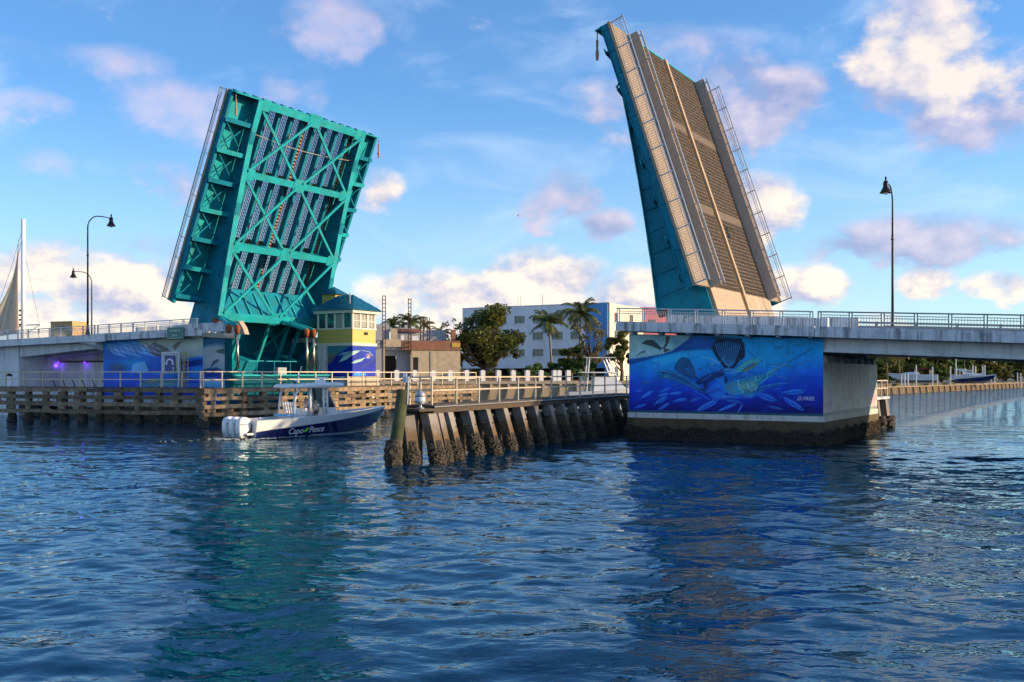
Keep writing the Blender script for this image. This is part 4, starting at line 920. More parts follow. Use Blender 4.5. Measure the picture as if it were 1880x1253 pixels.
def timber_fender(label, p0, p1, zd, rail_gaps=(), pile_step=2.35, seg=5.9, rail=True, low=True, walk=1.5):
    d = Vector((p1[0]-p0[0], p1[1]-p0[1], 0)); Ln = d.length; rz = math.atan2(d.y, d.x)
    t = thing('timber_fender', label, 'fender', (p0[0], p0[1], 0), rz, 'fenders along the channel', local=True)
    rnd = random.Random(int(Ln*100))
    rows = [(zd-.05, zd-.42), (zd-.73, zd-1.08), (zd-1.33, zd-1.74), (zd-2.05, zd-2.46)]
    b = MB(); b.box(-.1, Ln+.1, -.05, walk, zd-.04, zd+.05); b.build('walkway', 'timber_dark', t)
    pm = None; x = .3; i = 0
    while x < Ln:
        if pm is None:
            b = MB(); b.box(-.24, .24, .02, .46, -1.5, zd-.06); pm = b.build('pile', 'timber', t); pm.location = (x, 0, 0)
            cm = rough_tube('oyster_crust', 'oyster', pm, .36, -.5, .82, .18, 9); cm.location = (0, .22, 0); cr = cm
            pl = pm
        else:
            pl = share(pm, 'pile', t, (x, 0, 0)); cc = share(cr, 'oyster_crust', pl, (0, .22, 0), rnd.random()*6)
        x += pile_step*rnd.uniform(.86, 1.14); i += 1
    nseg = max(1, round(Ln/4.4)); base = None
    for r_, (z1, z0) in enumerate(rows):
        for k in range(nseg):
            a = Ln*k/nseg; c = Ln*(k+1)/nseg; j = rnd.uniform(-.015, .015)
            if base is None:
                b = MB(); n = 8; L_ = Ln/nseg-.03
                for q in range(n):
                    pass
                b.box(0, L_, -.26, 0, -.19, .19); base = b.build('plank', 'timber', t); o = base
            else: o = share(base, 'plank', t, (0, 0, 0))
            o.location = (a+.015, j, (z0+z1)/2+rnd.uniform(-.045, .045)); o.rotation_euler = (rnd.uniform(-.06, .06), rnd.uniform(-.007, .007), rnd.uniform(-.005, .005)); o.scale = (1, rnd.uniform(.8, 1.1), rnd.uniform(.82, 1.08))
    # chocks between the wales
    cb = None; x = .9
    while x < Ln:
        for (za, zb) in zip(rows[:-1], rows[1:]):
            if rnd.random() < .82:
                if cb is None: b = MB(); b.box(-.3, .3, -.2, .0, -.2, .2); cb = b.build('chock', 'timber', t); o = cb
                else: o = share(cb, 'chock', t, (0, 0, 0))
                o.location = (x+rnd.uniform(-.2, .2), -.01, (za[1]+zb[0])/2); o.scale = (rnd.uniform(.7, 1.5), 1, .68)
        x += pile_step*rnd.uniform(.8, 1.1)
    if rail:
        rp_ = None; n = max(1, round(Ln/2.3))
        for k in range(n+1):
            x = Ln*k/n
            if rp_ is None: b = MB(); b.box(-.05, .05, .0, .1, 0, 1.42); rp_ = b.build('rail_post', 'rail_tan', t); o = rp_
            else: o = share(rp_, 'rail_post', t, (0, 0, 0))
            o.location = (x, .12, zd+.05)
        for h in (.72, 1.42): b = MB(); b.box(-.05, Ln+.05, .12, .22, zd+h, zd+h+.09); b.build('rail', 'rail_tan', t)
    return t
q0 = at(-90, 97.5); q1 = at(371, 88.0)
timber_fender('weathered timber fender under the breaking-wave mural, left edge of frame', q0, q1, 3.28)
f0 = B(-36.7, -6.2, 0); f1 = B(-36.7, 36, 0)
timber_fender('long timber fender crossing in front of the left leaf and tender house', f0, f1, 3.28)

# ------------------------------------------------------------------ concrete fender (centre) with raking piles
def pile_fender():
    p0 = at(783, 50.5); p1 = at(1165, 83.0); d = p1-p0; Ln = d.length; rz = math.atan2(d.y, d.x)
    t = thing('pile_fender', 'concrete pile fender with walkway left of the sailfish pier', 'fender', (p0.x, p0.y, 0), rz, 'fenders along the channel', local=True)
    zd = 2.92; rnd = random.Random(5)
    b = MB(); b.box(.3, Ln, -.32, 1.7, zd-.12, zd); b.build('walkway', 'timber_dark', t)
    b = MB(); b.box(.2, Ln, -.28, .22, zd-.42, zd-.13); b.box(.2, Ln, 1.2, 1.6, zd-.42, zd-.13); b.build('cap_beam', 'timber_dark', t)
    b = MB(); b.tube([(.2, -.36, zd-.1), (Ln, -.36, zd-.1)], .035, 6); b.build('conduit', 'rail_grey', t)
    rows = []
    def raking(x, y, top, bot, first, w=.29):
        if first is None:
            b = MB(); zs = [zd-.40, .98, -1.2]; ys = [0, -.62, -1.45]
            def ring(z, yy): return [(-w, yy-w, z), (w, yy-w, z), (w, yy+w, z), (-w, yy+w, z)]
            b.prism(ring(1.02, -.42), ring(zd-.43, 0)); o = b.build('pile', 'pile_tide', t)
            b = MB(); b.prism(ring(-1.2, -.95), ring(1.019, -.42)); o2 = b.build('wet_foot', 'pile_wet', o)
            c = rough_tube('oyster_crust', 'oyster', o, .35, -.6, 1.15, .13, 21, 34, 30, lean=(0, .42)); c.location = (0, -.82, 0)
            return o, o2, c
    first = None; n = 15; xs = [2.0+i*(Ln-3.0)/(n-1) for i in range(n)]
    o, o2, c = raking(0, 0, 0, 0, None); o.location = (xs[0], -.05, 0)
    kids = (o2, c)
    for x in xs[1:]:
        k = share(o, 'pile', t, (x, -.05, 0))
        k.rotation_euler = (rnd.uniform(-.02, .02), rnd.uniform(-.035, .035), rnd.uniform(-.06, .06))
        for q, nm in zip(kids, ('wet_foot', 'oyster_crust')):
            e = share(q, nm, k, q.location)
            if nm == 'oyster_crust': e.scale = (rnd.uniform(.9, 1.12), rnd.uniform(.9, 1.15), rnd.uniform(.85, 1.15))
    # end cluster: four piles spread like a fan
    for (x, y, r_, s_) in ((-.75, .75, -1.6, .95), (.1, -.05, -.6, 1.0), (1.05, 0, .1, .9)):
        k = share(o, 'pile', t, (x, y, 0), r_*.35); k.scale = (s_*1.15, s_, 1)
        for q, nm in zip(kids, ('wet_foot', 'oyster_crust')): e = share(q, nm, k, q.location)
    # straight back row in the shade of the deck
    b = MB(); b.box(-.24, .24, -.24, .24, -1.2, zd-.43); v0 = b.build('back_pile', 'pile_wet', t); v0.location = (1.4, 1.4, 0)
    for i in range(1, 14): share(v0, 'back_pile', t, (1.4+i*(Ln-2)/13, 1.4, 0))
    for z in (.95, 1.5, 2.05):
        for i in range(6): b = MB(); b.box(.9+i*(Ln-.9)/6, .9+(i+1)*(Ln-.9)/6-.05, 1.66, 1.86, z, z+.36); b.build('wale', 'timber_dark', t)
    for i in range(n):                                              # rods tying the rows
        b = MB(); b.tube([(xs[i]-.9, -.30, 1.75), (xs[i]+.28, -.56, 1.72)], .04, 5); b.build('tie_rod', 'lamp_black', t)
    # handrail
    xs_ = [.15+i*(Ln-.3)/13 for i in range(14)]; rp_ = None
    for x in xs_:
        if rp_ is None: b = MB(); b.box(-.045, .045, -.045, .045, 0, 1.4); rp_ = b.build('rail_post', 'rail_tan', t); q = rp_
        else: q = share(rp_, 'rail_post', t, (0, 0, 0))
        q.location = (x, -.22, zd)
    for h in (.72, 1.4): b = MB(); b.box(.1, Ln-.1, -.27, -.17, zd+h, zd+h+.08); b.build('rail', 'rail_tan', t)
    for y in (.45, 1.1): q = share(rp_, 'rail_post', t, (.15, y, zd))
    for h in (.72, 1.4): b = MB(); b.box(.1, .2, -.15, 1.15, zd+h, zd+h+.08); b.build('end_rail', 'rail_tan', t)
    b = MB(); b.prism([(-1.1, -.2, zd-.3), (.35, -.5, zd-.3), (.4, 1.7, zd-.3), (-.9, 1.6, zd-.3)], [(-1.1, -.2, zd-.16), (.35, -.5, zd-.16), (.4, 1.7, zd-.16), (-.9, 1.6, zd-.16)]); b.build('end_platform', 'timber_dark', t)
    # things standing on or by it
    M = Matrix.Translation((p0.x, p0.y, 0)) @ Matrix.Rotation(rz, 4, 'Z')
    lp_ = M @ Vector((-.45, .1, zd-.16)); l = thing('channel_lantern', 'grey domed navigation lantern on the end of the concrete fender', 'lantern', lp_, local=True)
    b = MB(); b.lathe([(.2, 0), (.2, .04), (.08, .06), (.08, .22), (.22, .26), (.24, .3)], n=12); b.build('stand', 'rail_grey', l, True)
    b = MB(); b.lathe([(.24, .3), (.26, .4), (.25, .62)], n=12); b.build('lens', 'lantern_glass', l, True)
    b = MB(); b.lathe([(.27, .62), (.26, .72), (.17, .86), (.04, .92), (.02, 1.0)], n=12); b.build('cap', 'rail_grey', l, True)
    g = thing('timber_pile', 'tall green mossy timber pile at the tip of the concrete fender', 'pile', (at(728, 49.3).x, 49.3, 0), local=True)
    b = MB(); b.tube([(-.22, -.05, -1.5), (-.2, -.05, 0), (.05, 0, 1.6), (.34, .05, 3.75)], [.35, .35, .32, .30], 10); b.build('shaft', 'timber_green', g, True)
    b = MB(); b.tube([(-.23, -.05, -1.4), (-.21, -.05, 0), (.0, 0, 1.25)], [.365, .365, .34], 10); b.build('wet_foot', 'pile_wet', g, True)
    b = MB(); b.tube([(.55, -.1, 3.0), (.62, -.1, 4.4)], .05, 6); b.build('sign_post', 'rail_grey', g)
    b = MB(); b.tube([(.45, .2, 3.1), (.48, .2, 4.35)], .06, 6); b.build('bracket_post', 'lamp_black', g)
    b = MB(); b.box(.32, .52, -.05, .12, 4.1, 4.6); b.build('light_box', 'box_grey', g)
    c = rough_tube('oyster_crust', 'oyster', g, .40, -.5, 1.2, .12, 33, 20, 14); c.location = (-.15, -.05, 0)
glass('lantern_glass', (.55, .62, .70), .15); mat('box_grey', (.5, .56, .66), .5)
pile_fender()
# far end of the same fender line, seen past the right end of the pier
dl_ = thing('pile_fender', 'short stub of concrete fender right of the sailfish pier', 'fender', at(1622, 84.0), math.atan2(NY, NX)-.05, 'fenders along the channel', local=True)
for i, (x, y) in enumerate(((-1.6, .3), (-.6, -.1), (.25, 0))):
    b = MB(); b.prism([(x-.3, y-.7, -1.2), (x+.3, y-.7, -1.2), (x+.3, y-.1, -1.2), (x-.3, y-.1, -1.2)], [(x-.25, y-.25, 2.4), (x+.25, y-.25, 2.4), (x+.25, y+.25, 2.4), (x-.25, y+.25, 2.4)]); k = b.build('pile', 'concrete_pile', dl_)
    c = rough_tube('oyster_crust', 'oyster', k, .42, -.5, 1.0, .2, 40+i); c.location = (x, y-.4, 0)
b = MB(); b.box(-4, .6, -.4, 1.2, 2.42, 2.62); b.build('walkway', 'concrete', dl_)
for x in (-3.6, -1.6, .35): b = MB(); b.box(x-.05, x+.05, -.25, -.15, 2.62, 4.0); b.build('rail_post', 'rail_tan', dl_)
for z in (3.3, 3.95): b = MB(); b.box(-4, .42, -.26, -.14, z, z+.08); b.build('rail', 'rail_tan', dl_)
# white marker on the left fender
wm = thing('marker_post', 'short white post with dark cap behind the left fender rail', 'post', at(17, 98.5, 1.0), local=True)
b = MB(); b.lathe([(.27, 0), (.27, 3.35)], n=12); b.build('shaft', 'white_paint', wm, True)
b = MB(); b.lathe([(.3, 3.35), (.3, 3.45), (.1, 3.62)], n=12); b.build('cap', 'lamp_black', wm, True)

# ------------------------------------------------------------------ signs on the far pier
mat('sign_green', (.0, .16, .11), .4, var=.05); mat('sign_blue', (.01, .025, .22), .4, var=.06)
gs = thing('street_sign', 'small green street name sign on the deck edge above the wave mural', 'sign', B(-46.3, -1.0, 7.9))
b = MB(); b.box(-47.45, -45.15, -1.06, -.99, 7.88, 9.0, B); b.build('panel', 'sign_green', gs)
b = MB()
for (u0_, u1_, z0_, z1_) in ((-47.42, -45.18, 8.94, 8.97), (-47.42, -45.18, 7.91, 7.94), (-47.42, -47.39, 7.94, 8.94), (-45.21, -45.18, 7.94, 8.94)): b.box(u0_, u1_, -1.068, -1.062, z0_, z1_, B)
b.build('border', 'white_paint', gs)
FX = frame4
text_obj('lettering', 'ATLANTIC', 'white_paint', gs, FX(B(-46.3, -1.066, 8.62), (DX, DY, 0), (0, 0, 1), (-NX, -NY, 0)), .34)
text_obj('lettering', 'BLVD', 'white_paint', gs, FX(B(-46.3, -1.066, 8.2), (DX, DY, 0), (0, 0, 1), (-NX, -NY, 0)), .28)
su = -46.6; sv = -1.3
vsn = thing('radio_sign', 'blue telephone sign with a 9 in a white frame by the wave mural', 'sign', B(su, sv, 3.3))
b = MB()
for u in (su-1.35, su+.95): b.box(u, u+.12, sv+.03, sv+.12, 3.33, 6.65, B)
b.box(su-1.35, su+1.07, sv+.03, sv+.12, 6.52, 6.65, B); b.build('frame', 'white_paint', vsn)
b = MB(); b.box(su-1.3, su+1.0, sv+.1, sv+.14, 4.6, 6.5, B); b.build('backing', 'concrete', vsn)
b = MB(); b.box(su-.85, su+.55, sv-.02, sv+.03, 4.75, 6.3, B); b.build('panel', 'sign_blue', vsn)
b = MB(); c_ = B(su-.15, sv-.03, 5.62)
def arcpt(r, a, dz=0): return B(su-.15+r*math.cos(a), sv-.03, 5.58+r*math.sin(a)*.8)
for k in range(12):
    a0, a1 = math.pi*k/12, math.pi*(k+1)/12; b.prism([arcpt(.36, a0), arcpt(.54, a0), arcpt(.54, a1), arcpt(.36, a1)], [p+Vector((NX*.012, NY*.012, 0)) for p in (arcpt(.36, a0), arcpt(.54, a0), arcpt(.54, a1), arcpt(.36, a1))])
for u in (su-.72, su+.18): b.box(u, u+.24, sv-.03, sv-.018, 5.42, 5.6, B)
b.build('handset_symbol', 'white_paint', vsn)
text_obj('lettering', '9', 'white_paint', vsn, FX(B(su+.38, sv-.03, 5.0), (DX, DY, 0), (0, 0, 1), (-NX, -NY, 0)), .55)
for i, u in enumerate((su+1.3, su+1.95)):
    ld = thing('ladder_rail', 'yellow hooped ladder rail %s the blue telephone sign' % ('close beside' if i == 0 else 'a step right of'), 'ladder', B(u, sv, 3.3), group='yellow ladder rails')
    b = MB(); b.tube([B(u, sv, 3.3), B(u, sv, 6.3), B(u+.07, sv, 6.55), B(u+.2, sv, 6.62), B(u+.34, sv, 6.55), B(u+.42, sv, 6.3), B(u+.42, sv, 3.3)], .045, 6); b.build('hoop', 'yellow_rail', ld, True)
    for k in range(7): b = MB(); b.tube([B(u, sv, 3.5+k*.38), B(u+.42, sv, 3.5+k*.38)], .02, 5); b.build('rung', 'yellow_rail', ld)

# ------------------------------------------------------------------ bridge tender house
mat('blue_roof', (.01, .13, .22), .35, metal=.2, var=.1, scale=2); mat('cream_trim', (.74, .68, .56), .6, var=.06)
glass('window_glass', (.03, .05, .06)); glass('window_blind', (.30, .28, .22), .3)
def tender_house():
    a0, a1, v0, v1 = -43.4, -38.5, 15.2, 19.0
    t = thing('tender_house', 'yellow bridge tender house with blue hipped roof and diver mural', 'tender house', B((a0+a1)/2, (v0+v1)/2, 0))
    bbox('lower_wall', t, a0, a1, v0, v1, 0, 7.55, 'concrete')
    bbox('lower_band', t, a0-.1, a1+.1, v0-.1, v1+.1, 7.55, 7.82, 'cream_trim')
    bbox('wall', t, a0+.02, a1-.02, v0+.02, v1-.02, 7.82, 9.25, 'pale_yellow')
    bbox('sill_band', t, a0-.06, a1+.06, v0-.06, v1+.06, 9.25, 9.42, 'cream_trim')
    bbox('room', t, a0+.1, a1-.1, v0+.1, v1-.1, 9.42, 10.95, 'window_glass')
    bbox('eave', t, a0-.3, a1+.3, v0-.3, v1+.3, 10.95, 11.28, 'cream_trim')
    def pane(p, q, m, z0=9.5, z1=10.85):
        k = MB(); k.beam(Vector((p.x, p.y, (z0+z1)/2)), Vector((q.x, q.y, (z0+z1)/2)), .03, z1-z0); return k.build('window', m, t)
    n = 4
    for i in range(n+1):
        u = a0+.1+(a1-a0-.2)*i/n; k = MB(); k.box(u-.13, u+.13, v0+.0, v0+.2, 9.42, 10.95, B); k.build('window_post', 'cream_trim', t)
        if i < n:
            u2 = a0+.1+(a1-a0-.2)*(i+1)/n; pane(B(u+.13, v0+.085, 0), B(u2-.13, v0+.085, 0), 'window_blind' if i == 2 else 'window_glass')
    for i in range(4):
        v = v0+.1+(v1-v0-.2)*i/3; k = MB(); k.box(a1-.2, a1, v-.13, v+.13, 9.42, 10.95, B); k.build('window_post', 'cream_trim', t)
        if i < 3:
            v2 = v0+.1+(v1-v0-.2)*(i+1)/3; w = pane(B(a1-.085, v+.13, 0), B(a1-.085, v2-.13, 0), 'window_blind')
            k = MB(); k.box(a1-.075, a1-.04, v+.13, v2-.13, 10.12, 10.2, B); k.box(a1-.075, a1-.04, (v+v2)/2-.03, (v+v2)/2+.03, 9.5, 10.85, B); k.build('glazing_bar', 'cream_trim', w)
    e = .55; zb, zp = 11.3, 13.0
    lo = [B(a0-e, v0-e, zb), B(a1+e, v0-e, zb), B(a1+e, v1+e, zb), B(a0-e, v1+e, zb)]; hi = [B(a0+1.3, (v0+v1)/2, zp), B(a1-1.5, (v0+v1)/2, zp)]
    k = MB(); k.add(lo+hi, [(0, 1, 5, 4), (1, 2, 5), (2, 3, 4, 5), (3, 0, 4), (0, 3, 2, 1)]); rf = k.build('roof', 'blue_roof', t)
    for i in range(12):
        f = i/11; k = MB(); p = lo[0].lerp(lo[1], f); q = hi[0].lerp(hi[1], min(1, max(0, (f-.2)/.55))); 
        if f < .2: q = lo[0].lerp(hi[0], f/.2) if f > 0 else hi[0]
        if f > .75: q = lo[1].lerp(hi[1], (1-f)/.25)
        if (q-p).length > .3: k.beam(p, q, .05, .06); k.build('roof_seam', 'blue_roof', rf)
    for i in range(1, 8):
        f = i/8; k = MB(); p = lo[1].lerp(lo[2], f); g_ = 1-abs(2*f-1); e_ = lo[1] if f < .5 else lo[2]; q = e_.lerp(hi[1], g_); k.beam(p, q, .05, .06); k.build('roof_seam', 'blue_roof', rf)
    k = MB(); k.box(a0-e, a1+e, v0-e-.02, v1+e+.02, zb-.03, zb-.001, B); k.build('gutter', 'blue_roof', rf)
    k = MB(); k.tube([B(a1-.7, v0+.4, 11.7), B(a1-.7, v0+.4, 13.1)], .06, 6); k.build('flue', 'rail_grey', rf)
    cu = (a0+a1)/2-2.5; bbox('cupola', t, cu-1, cu+.9, v1-1.9, v1-.3, 11.35, 13.2, 'pale_yellow')
    k = MB(); l2 = [B(cu-1.4, v1-2.2, 13.2), B(cu+1.3, v1-2.2, 13.2), B(cu+1.3, v1, 13.2), B(cu-1.4, v1, 13.2)]; k.add(l2+[B(cu, v1-1.1, 14.1)], [(0, 1, 4), (1, 2, 4), (2, 3, 4), (3, 0, 4), (3, 2, 1, 0)]); k.build('cupola_roof', 'blue_roof', t)
    d = paint_diver()
    def pn(X, Y):
        w0 = 3.4; f = X/66*(w0+v1-v0); z = 7.5+(4.3-7.5)*Y/56
        u = np.where(f < w0, a1-w0+f, a1+.006); v = np.where(f < w0, v0-.006, v0-.006+np.maximum(f-w0, 0)); return AX+DX*u+NX*v, AY+DY*u+NY*v, z
    painted_wall('mural', d, pn, t, 'mural_paint')['label'] = 'blue mural of a diver among pale fish'
    bbox('base_block', t, a1+.02, a1+.5, v0-1.2, v1+.2, 3.2, 4.3, 'concrete_warm')
    k = MB(); k.box(a1+.01, a1+.08, v0+1.9, v0+2.4, 8.7, 9.0, B); k.build('floodlight', 'lamp_black', t)
tender_house()
# ------------------------------------------------------------------ boats
def hull_rows(L, bm, fs, fb, n=22, draft=.45, rake=1.5):
    """stations of (keel, chine, paint line, sheer) half sections"""
    rows = []
    for i in range(n+1):
        t = i/n
        bs = bm/2*(1-max(0, (t-.35)/.65)**2.4)*(.94+.06*math.sin(min(1, t*3)*1.57))
        bc = bm/2*.84*(1-max(0, (t-.2)/.8)**1.9)
        zs = fs+(fb-fs)*t**1.6
        zk = -draft+(draft+.34*fb)*max(0, (t-.66)/.34)**2.3
        zc = .02+.36*fb*max(0, (t-.45)/.55)**1.9
        xk = L*t-rake*t**5; xc = L*t-rake*.62*t**5; xs = L*t
        zp = zc+(zs-zc)*(.36+.50*t**.7); f = (zp-zc)/(zs-zc); bp = bc+(bs-bc)*f**1.25; xp = xc+(xs-xc)*f
        rows.append([(xk, 0, zk), (xc, bc, zc), (xp, bp, zp), (xs, bs, zs)])
    return rows
def loft(rows, j0, j1, flip=False):
    vs = []; fs = []
    for sgn in (1, -1):
        o = len(vs)
        for r in rows:
            for j in (j0, j1): vs.append((r[j][0], r[j][1]*sgn, r[j][2]))
        for i in range(len(rows)-1): fs.append((o+2*i, o+2*i+1, o+2*i+3, o+2*i+2))
    return vs, fs
mat('navy_gel', (.006, .010, .075), .12, var=.05, coat=.6); mat('white_gel', (.78, .77, .75), .22, var=.04, coat=.4); mat('bottom_paint', (.52, .45, .33), .5)
mat('deck_white', (.66, .66, .66), .5, var=.05); mat('blue_cushion', (.20, .42, .70), .6); mat('motor_grey', (.10, .10, .11), .4); mat('white_powder', (.8, .8, .8), .35, var=.03)
glass('tint_glass', (.01, .035, .03), .05); mat('lime_decal', (.25, .55, .06), .4); mat('rod_black', (.02, .02, .022), .4)
def make_hull(t, L, bm, fs, fb, lower, upper, draft=.45, rake=1.5, bottom='bottom_paint'):
    rows = hull_rows(L, bm, fs, fb, 26, draft, rake)
    def part(nm, j0, j1, m):
        v, f = loft(rows, j0, j1); return mesh_obj(nm, v, f, m, t, True)
    part('hull_bottom', 0, 1, bottom); part('hull_side', 1, 2, lower); tp = part('topside', 2, 3, upper)
    # gunwale cap and inner liner
    ir = [[(x, y, z), (x-.12*(i/26)**2, max(0, y-.32), z+.03), (x-.14*(i/26)**2, max(0, y-.36), max(.45, z-.75))] for i, (x, y, z) in enumerate(r[3] for r in rows)]
    v, f = loft(ir, 0, 1); mesh_obj('gunwale', v, f, upper, t)
    v, f = loft(ir, 1, 2); mesh_obj('liner', v, f, 'deck_white', t)
    vs = []; fs_ = []
    for i, r in enumerate(ir): vs += [(r[2][0], r[2][1], r[2][2]), (r[2][0], -r[2][1], r[2][2])]
    for i in range(len(ir)-1): fs_.append((2*i, 2*i+1, 2*i+3, 2*i+2))
    mesh_obj('cockpit_sole', vs, fs_, 'deck_white', t)
    r = rows[0]; tv = [(r[j][0], s*r[j][1], r[j][2]) for s, js in ((1, (0, 1, 2, 3)), (-1, (3, 2, 1))) for j in js]
    mesh_obj('transom', tv+[(x+.12, y*.98, z) for x, y, z in tv], [tuple(range(7)), tuple(range(7, 14))]+[(i, (i+1) % 7, 7+(i+1) % 7, 7+i) for i in range(7)], upper, t)
    rr = MB()
    for s in (1, -1): rr.tube([(q[2][0], s*(q[2][1]+.005), q[2][2]) for q in rows[:-1]], .022, 5)
    rr.build('rub_line', 'rail_grey', t)
    return rows
def main_boat():
    p = Vector((-18.95, 69.2, 0)); h = Vector((.65, .76, 0)).normalized(); rz = math.atan2(h.y, h.x)
    t = thing('motor_boat', 'navy and white centre console motor boat with three white outboards', 'boat', p, rz, local=True)
    L = 13.4; rows = make_hull(t, L, 3.5, 1.28, 1.95, 'navy_gel', 'white_gel')
    b = MB()
    for y in (-.82, 0, .82):
        o = MB(); P = [(-1.02, .18), (-1.1, .6), (-1.08, 1.15), (-.98, 1.42), (-.7, 1.56), (-.36, 1.52), (-.14, 1.34), (-.08, .95), (-.16, .62), (-.42, .44), (-.62, .1), (-.86, .0)]
        ys = [(-.265, .80), (-.24, .93), (-.14, 1.0), (.14, 1.0), (.24, .93), (.265, .80)]
        cx, cz = -.6, .85; ring = [[(cx+(x-cx)*s, y+dy, cz+(z-cz)*s) for x, z in P] for dy, s in ys]; n = len(P)
        vs = [q for rg in ring for q in rg]; fs = [tuple(range(n)), tuple(range(n*5, n*6))]
        for i in range(5):
            for k in range(n): fs.append((i*n+k, i*n+(k+1) % n, (i+1)*n+(k+1) % n, (i+1)*n+k))
        ob = mesh_obj('outboard', vs, fs, 'white_gel', t, True)
        m = MB(); m.box(-.55, -.1, y-.14, y+.14, -.4, .75); m.box(-.2, .02, y-.24, y+.24, .2, .95); m.build('bracket', 'motor_grey', ob)
        m = MB(); m.box(-1.0, -.3, y-.27, y-.262, 1.02, 1.07); m.box(-1.0, -.3, y+.262, y+.27, 1.02, 1.07); m.box(-1.09, -.95, y-.1, y+.1, .3, .36); m.build('stripe', 'motor_grey', ob)
    m = MB(); m.box(-.62, .05, -1.35, 1.35, .28, .42); m.build('swim_platform', 'white_gel', t)
    m = MB(); m.box(.1, .9, -1.4, 1.4, .5, 1.18); m.build('transom_locker', 'deck_white', t)
    # console, helm seat, leaning post with rod holders
    m = MB(); m.prism([(6.6, -.75, .55), (8.4, -.75, .55), (8.4, .75, .55), (6.6, .75, .55)], [(6.7, -.72, 2.0), (7.7, -.62, 2.0), (7.7, .62, 2.0), (6.7, .72, 2.0)]); m.build('console', 'white_gel', t)
    m = MB(); m.prism([(6.75, -.7, 2.02), (7.72, -.6, 2.02), (7.72, .6, 2.02), (6.75, .7, 2.02)], [(6.6, -.7, 3.48), (6.85, -.62, 3.48), (6.85, .62, 3.48), (6.6, .7, 3.48)]); m.build('windshield', 'tint_glass', t)
    m = MB()
    for s in (-1, 1): m.tube([(7.8, s*.64, 1.95), (6.9, s*.66, 3.55)], .045, 6)
    m.build('windshield_frame', 'white_powder', t)
    m = MB(); m.box(3.6, 4.9, -.75, .75, .55, 1.45); m.build('seat_base', 'white_gel', t)
    m = MB(); m.box(3.15, 3.95, -.85, .85, 1.46, 1.6); m.build('cushion', 'blue_cushion', t)
    m = MB(); m.box(4.75, 5.0, -.8, .8, 1.46, 2.0); m.build('seat_back', 'white_gel', t)
    for k in range(6):
        y = -.72+k*.29; m = MB(); m.tube([(4.05, y, 1.62), (3.9, y, 2.35)], .055, 7); m.tube([(3.9, y, 2.3), (3.86, y, 2.48)], .075, 7); m.build('rod_holder', 'white_powder', t)
    m = MB(); m.tube([(4.02, -.85, 1.9), (4.02, .85, 1.9)], .03, 6); m.tube([(3.95, -.85, 2.2), (3.95, .85, 2.2)], .03, 6); m.build('holder_rail', 'white_powder', t)
    # hard top and its legs
    n = 14; out = []
    for k in range(n*2):
        a = 2*math.pi*k/(n*2); c_, s_ = math.cos(a), math.sin(a); out.append((5.75+2.75*math.copysign(abs(c_)**.5, c_), 1.25*math.copysign(abs(s_)**.45, s_)))
    m = MB(); rings = [(0.95, 3.50), (1.0, 3.58), (1.0, 3.72), (.93, 3.84), (.6, 3.88)]; vs = []; fs = []
    for sc, z in rings: vs += [(5.75+(x-5.75)*sc, y*sc, z+.04*(x-5.75)/2.75) for x, y in out]
    N2 = n*2
    for i in range(len(rings)-1):
        for k in range(N2): fs.append((i*N2+k, i*N2+(k+1) % N2, (i+1)*N2+(k+1) % N2, (i+1)*N2+k))
    fs += [tuple(range(N2)), tuple(range((len(rings)-1)*N2, len(rings)*N2))]
    m.add(vs, fs); m.build('hard_top', 'white_gel', t, True)
    for s in (-1, 1):
        for pts in ([(3.75, s*.9, .6), (3.7, s*.9, 2.2), (3.85, s*.92, 3.1), (4.3, s*.95, 3.58)], [(5.15, s*.95, .6), (5.1, s*.95, 3.0), (5.2, s*.95, 3.58)], [(6.5, s*.8, 1.2), (6.35, s*.9, 3.58)], [(6.85, s*.8, 1.2), (6.7, s*.9, 3.58)]):
            m = MB(); m.tube(pts, .085, 7); m.build('top_leg', 'white_powder', t, True)
        for k in range(5): m = MB(); z = 1.6+k*.42; m.tube([(6.45, s*.86, z), (6.8, s*.86, z)], .03, 5); m.build('step_rung', 'white_powder', t)
    m = MB(); m.lathe([(.32, 0), (.3, .22), (.2, .34)], (6.9, 0, 3.8), 12); m.box(6.78, 7.02, -.6, .6, 4.16, 4.3); m.box(6.85, 6.95, -.08, .08, 4.1, 4.2); m.build('radar', 'white_gel', t)
    m = MB(); m.lathe([(.16, 0), (.18, .2), (.06, .34)], (6.2, -.4, 3.8), 10); m.build('gps_dome', 'white_gel', t, True)
    m = MB(); m.tube([(4.8, .3, 3.8), (5.35, .4, 5.1)], [.045, .03], 6); m.build('antenna', 'white_powder', t)
    m = MB(); m.tube([(4.1, -.9, 3.7), (3.9, -.92, 4.0), (3.6, -.95, 4.12)], .035, 6); m.tube([(4.1, .9, 3.7), (3.9, .92, 4.0), (3.6, .95, 4.12)], .035, 6); m.build('outrigger_arm', 'white_powder', t)
    # name on the starboard side
    i = 7; a = rows[5]; c = rows[11]
    pa, pc = Vector(a[1]).lerp(Vector(a[2]), .55), Vector(c[1]).lerp(Vector(c[2]), .52); pa.y *= -1; pc.y *= -1
    d = (pc-pa).normalized(); upv = Vector(a[2])-Vector(a[1]); upv.y *= -1; nrm = d.cross(upv).normalized(); upv = nrm.cross(d).normalized()
    if nrm.y > 0: nrm = -nrm
    M_ = frame4(pa.lerp(pc, .24)+nrm*.05, d, upv, nrm); text_obj('name_lettering', 'Capo', 'white_paint', t, M_, .62, .3)
    M_ = frame4(pa.lerp(pc, .86)+nrm*.05, d, upv, nrm); text_obj('name_lettering', 'Pesce', 'white_paint', t, M_, .62, .3)
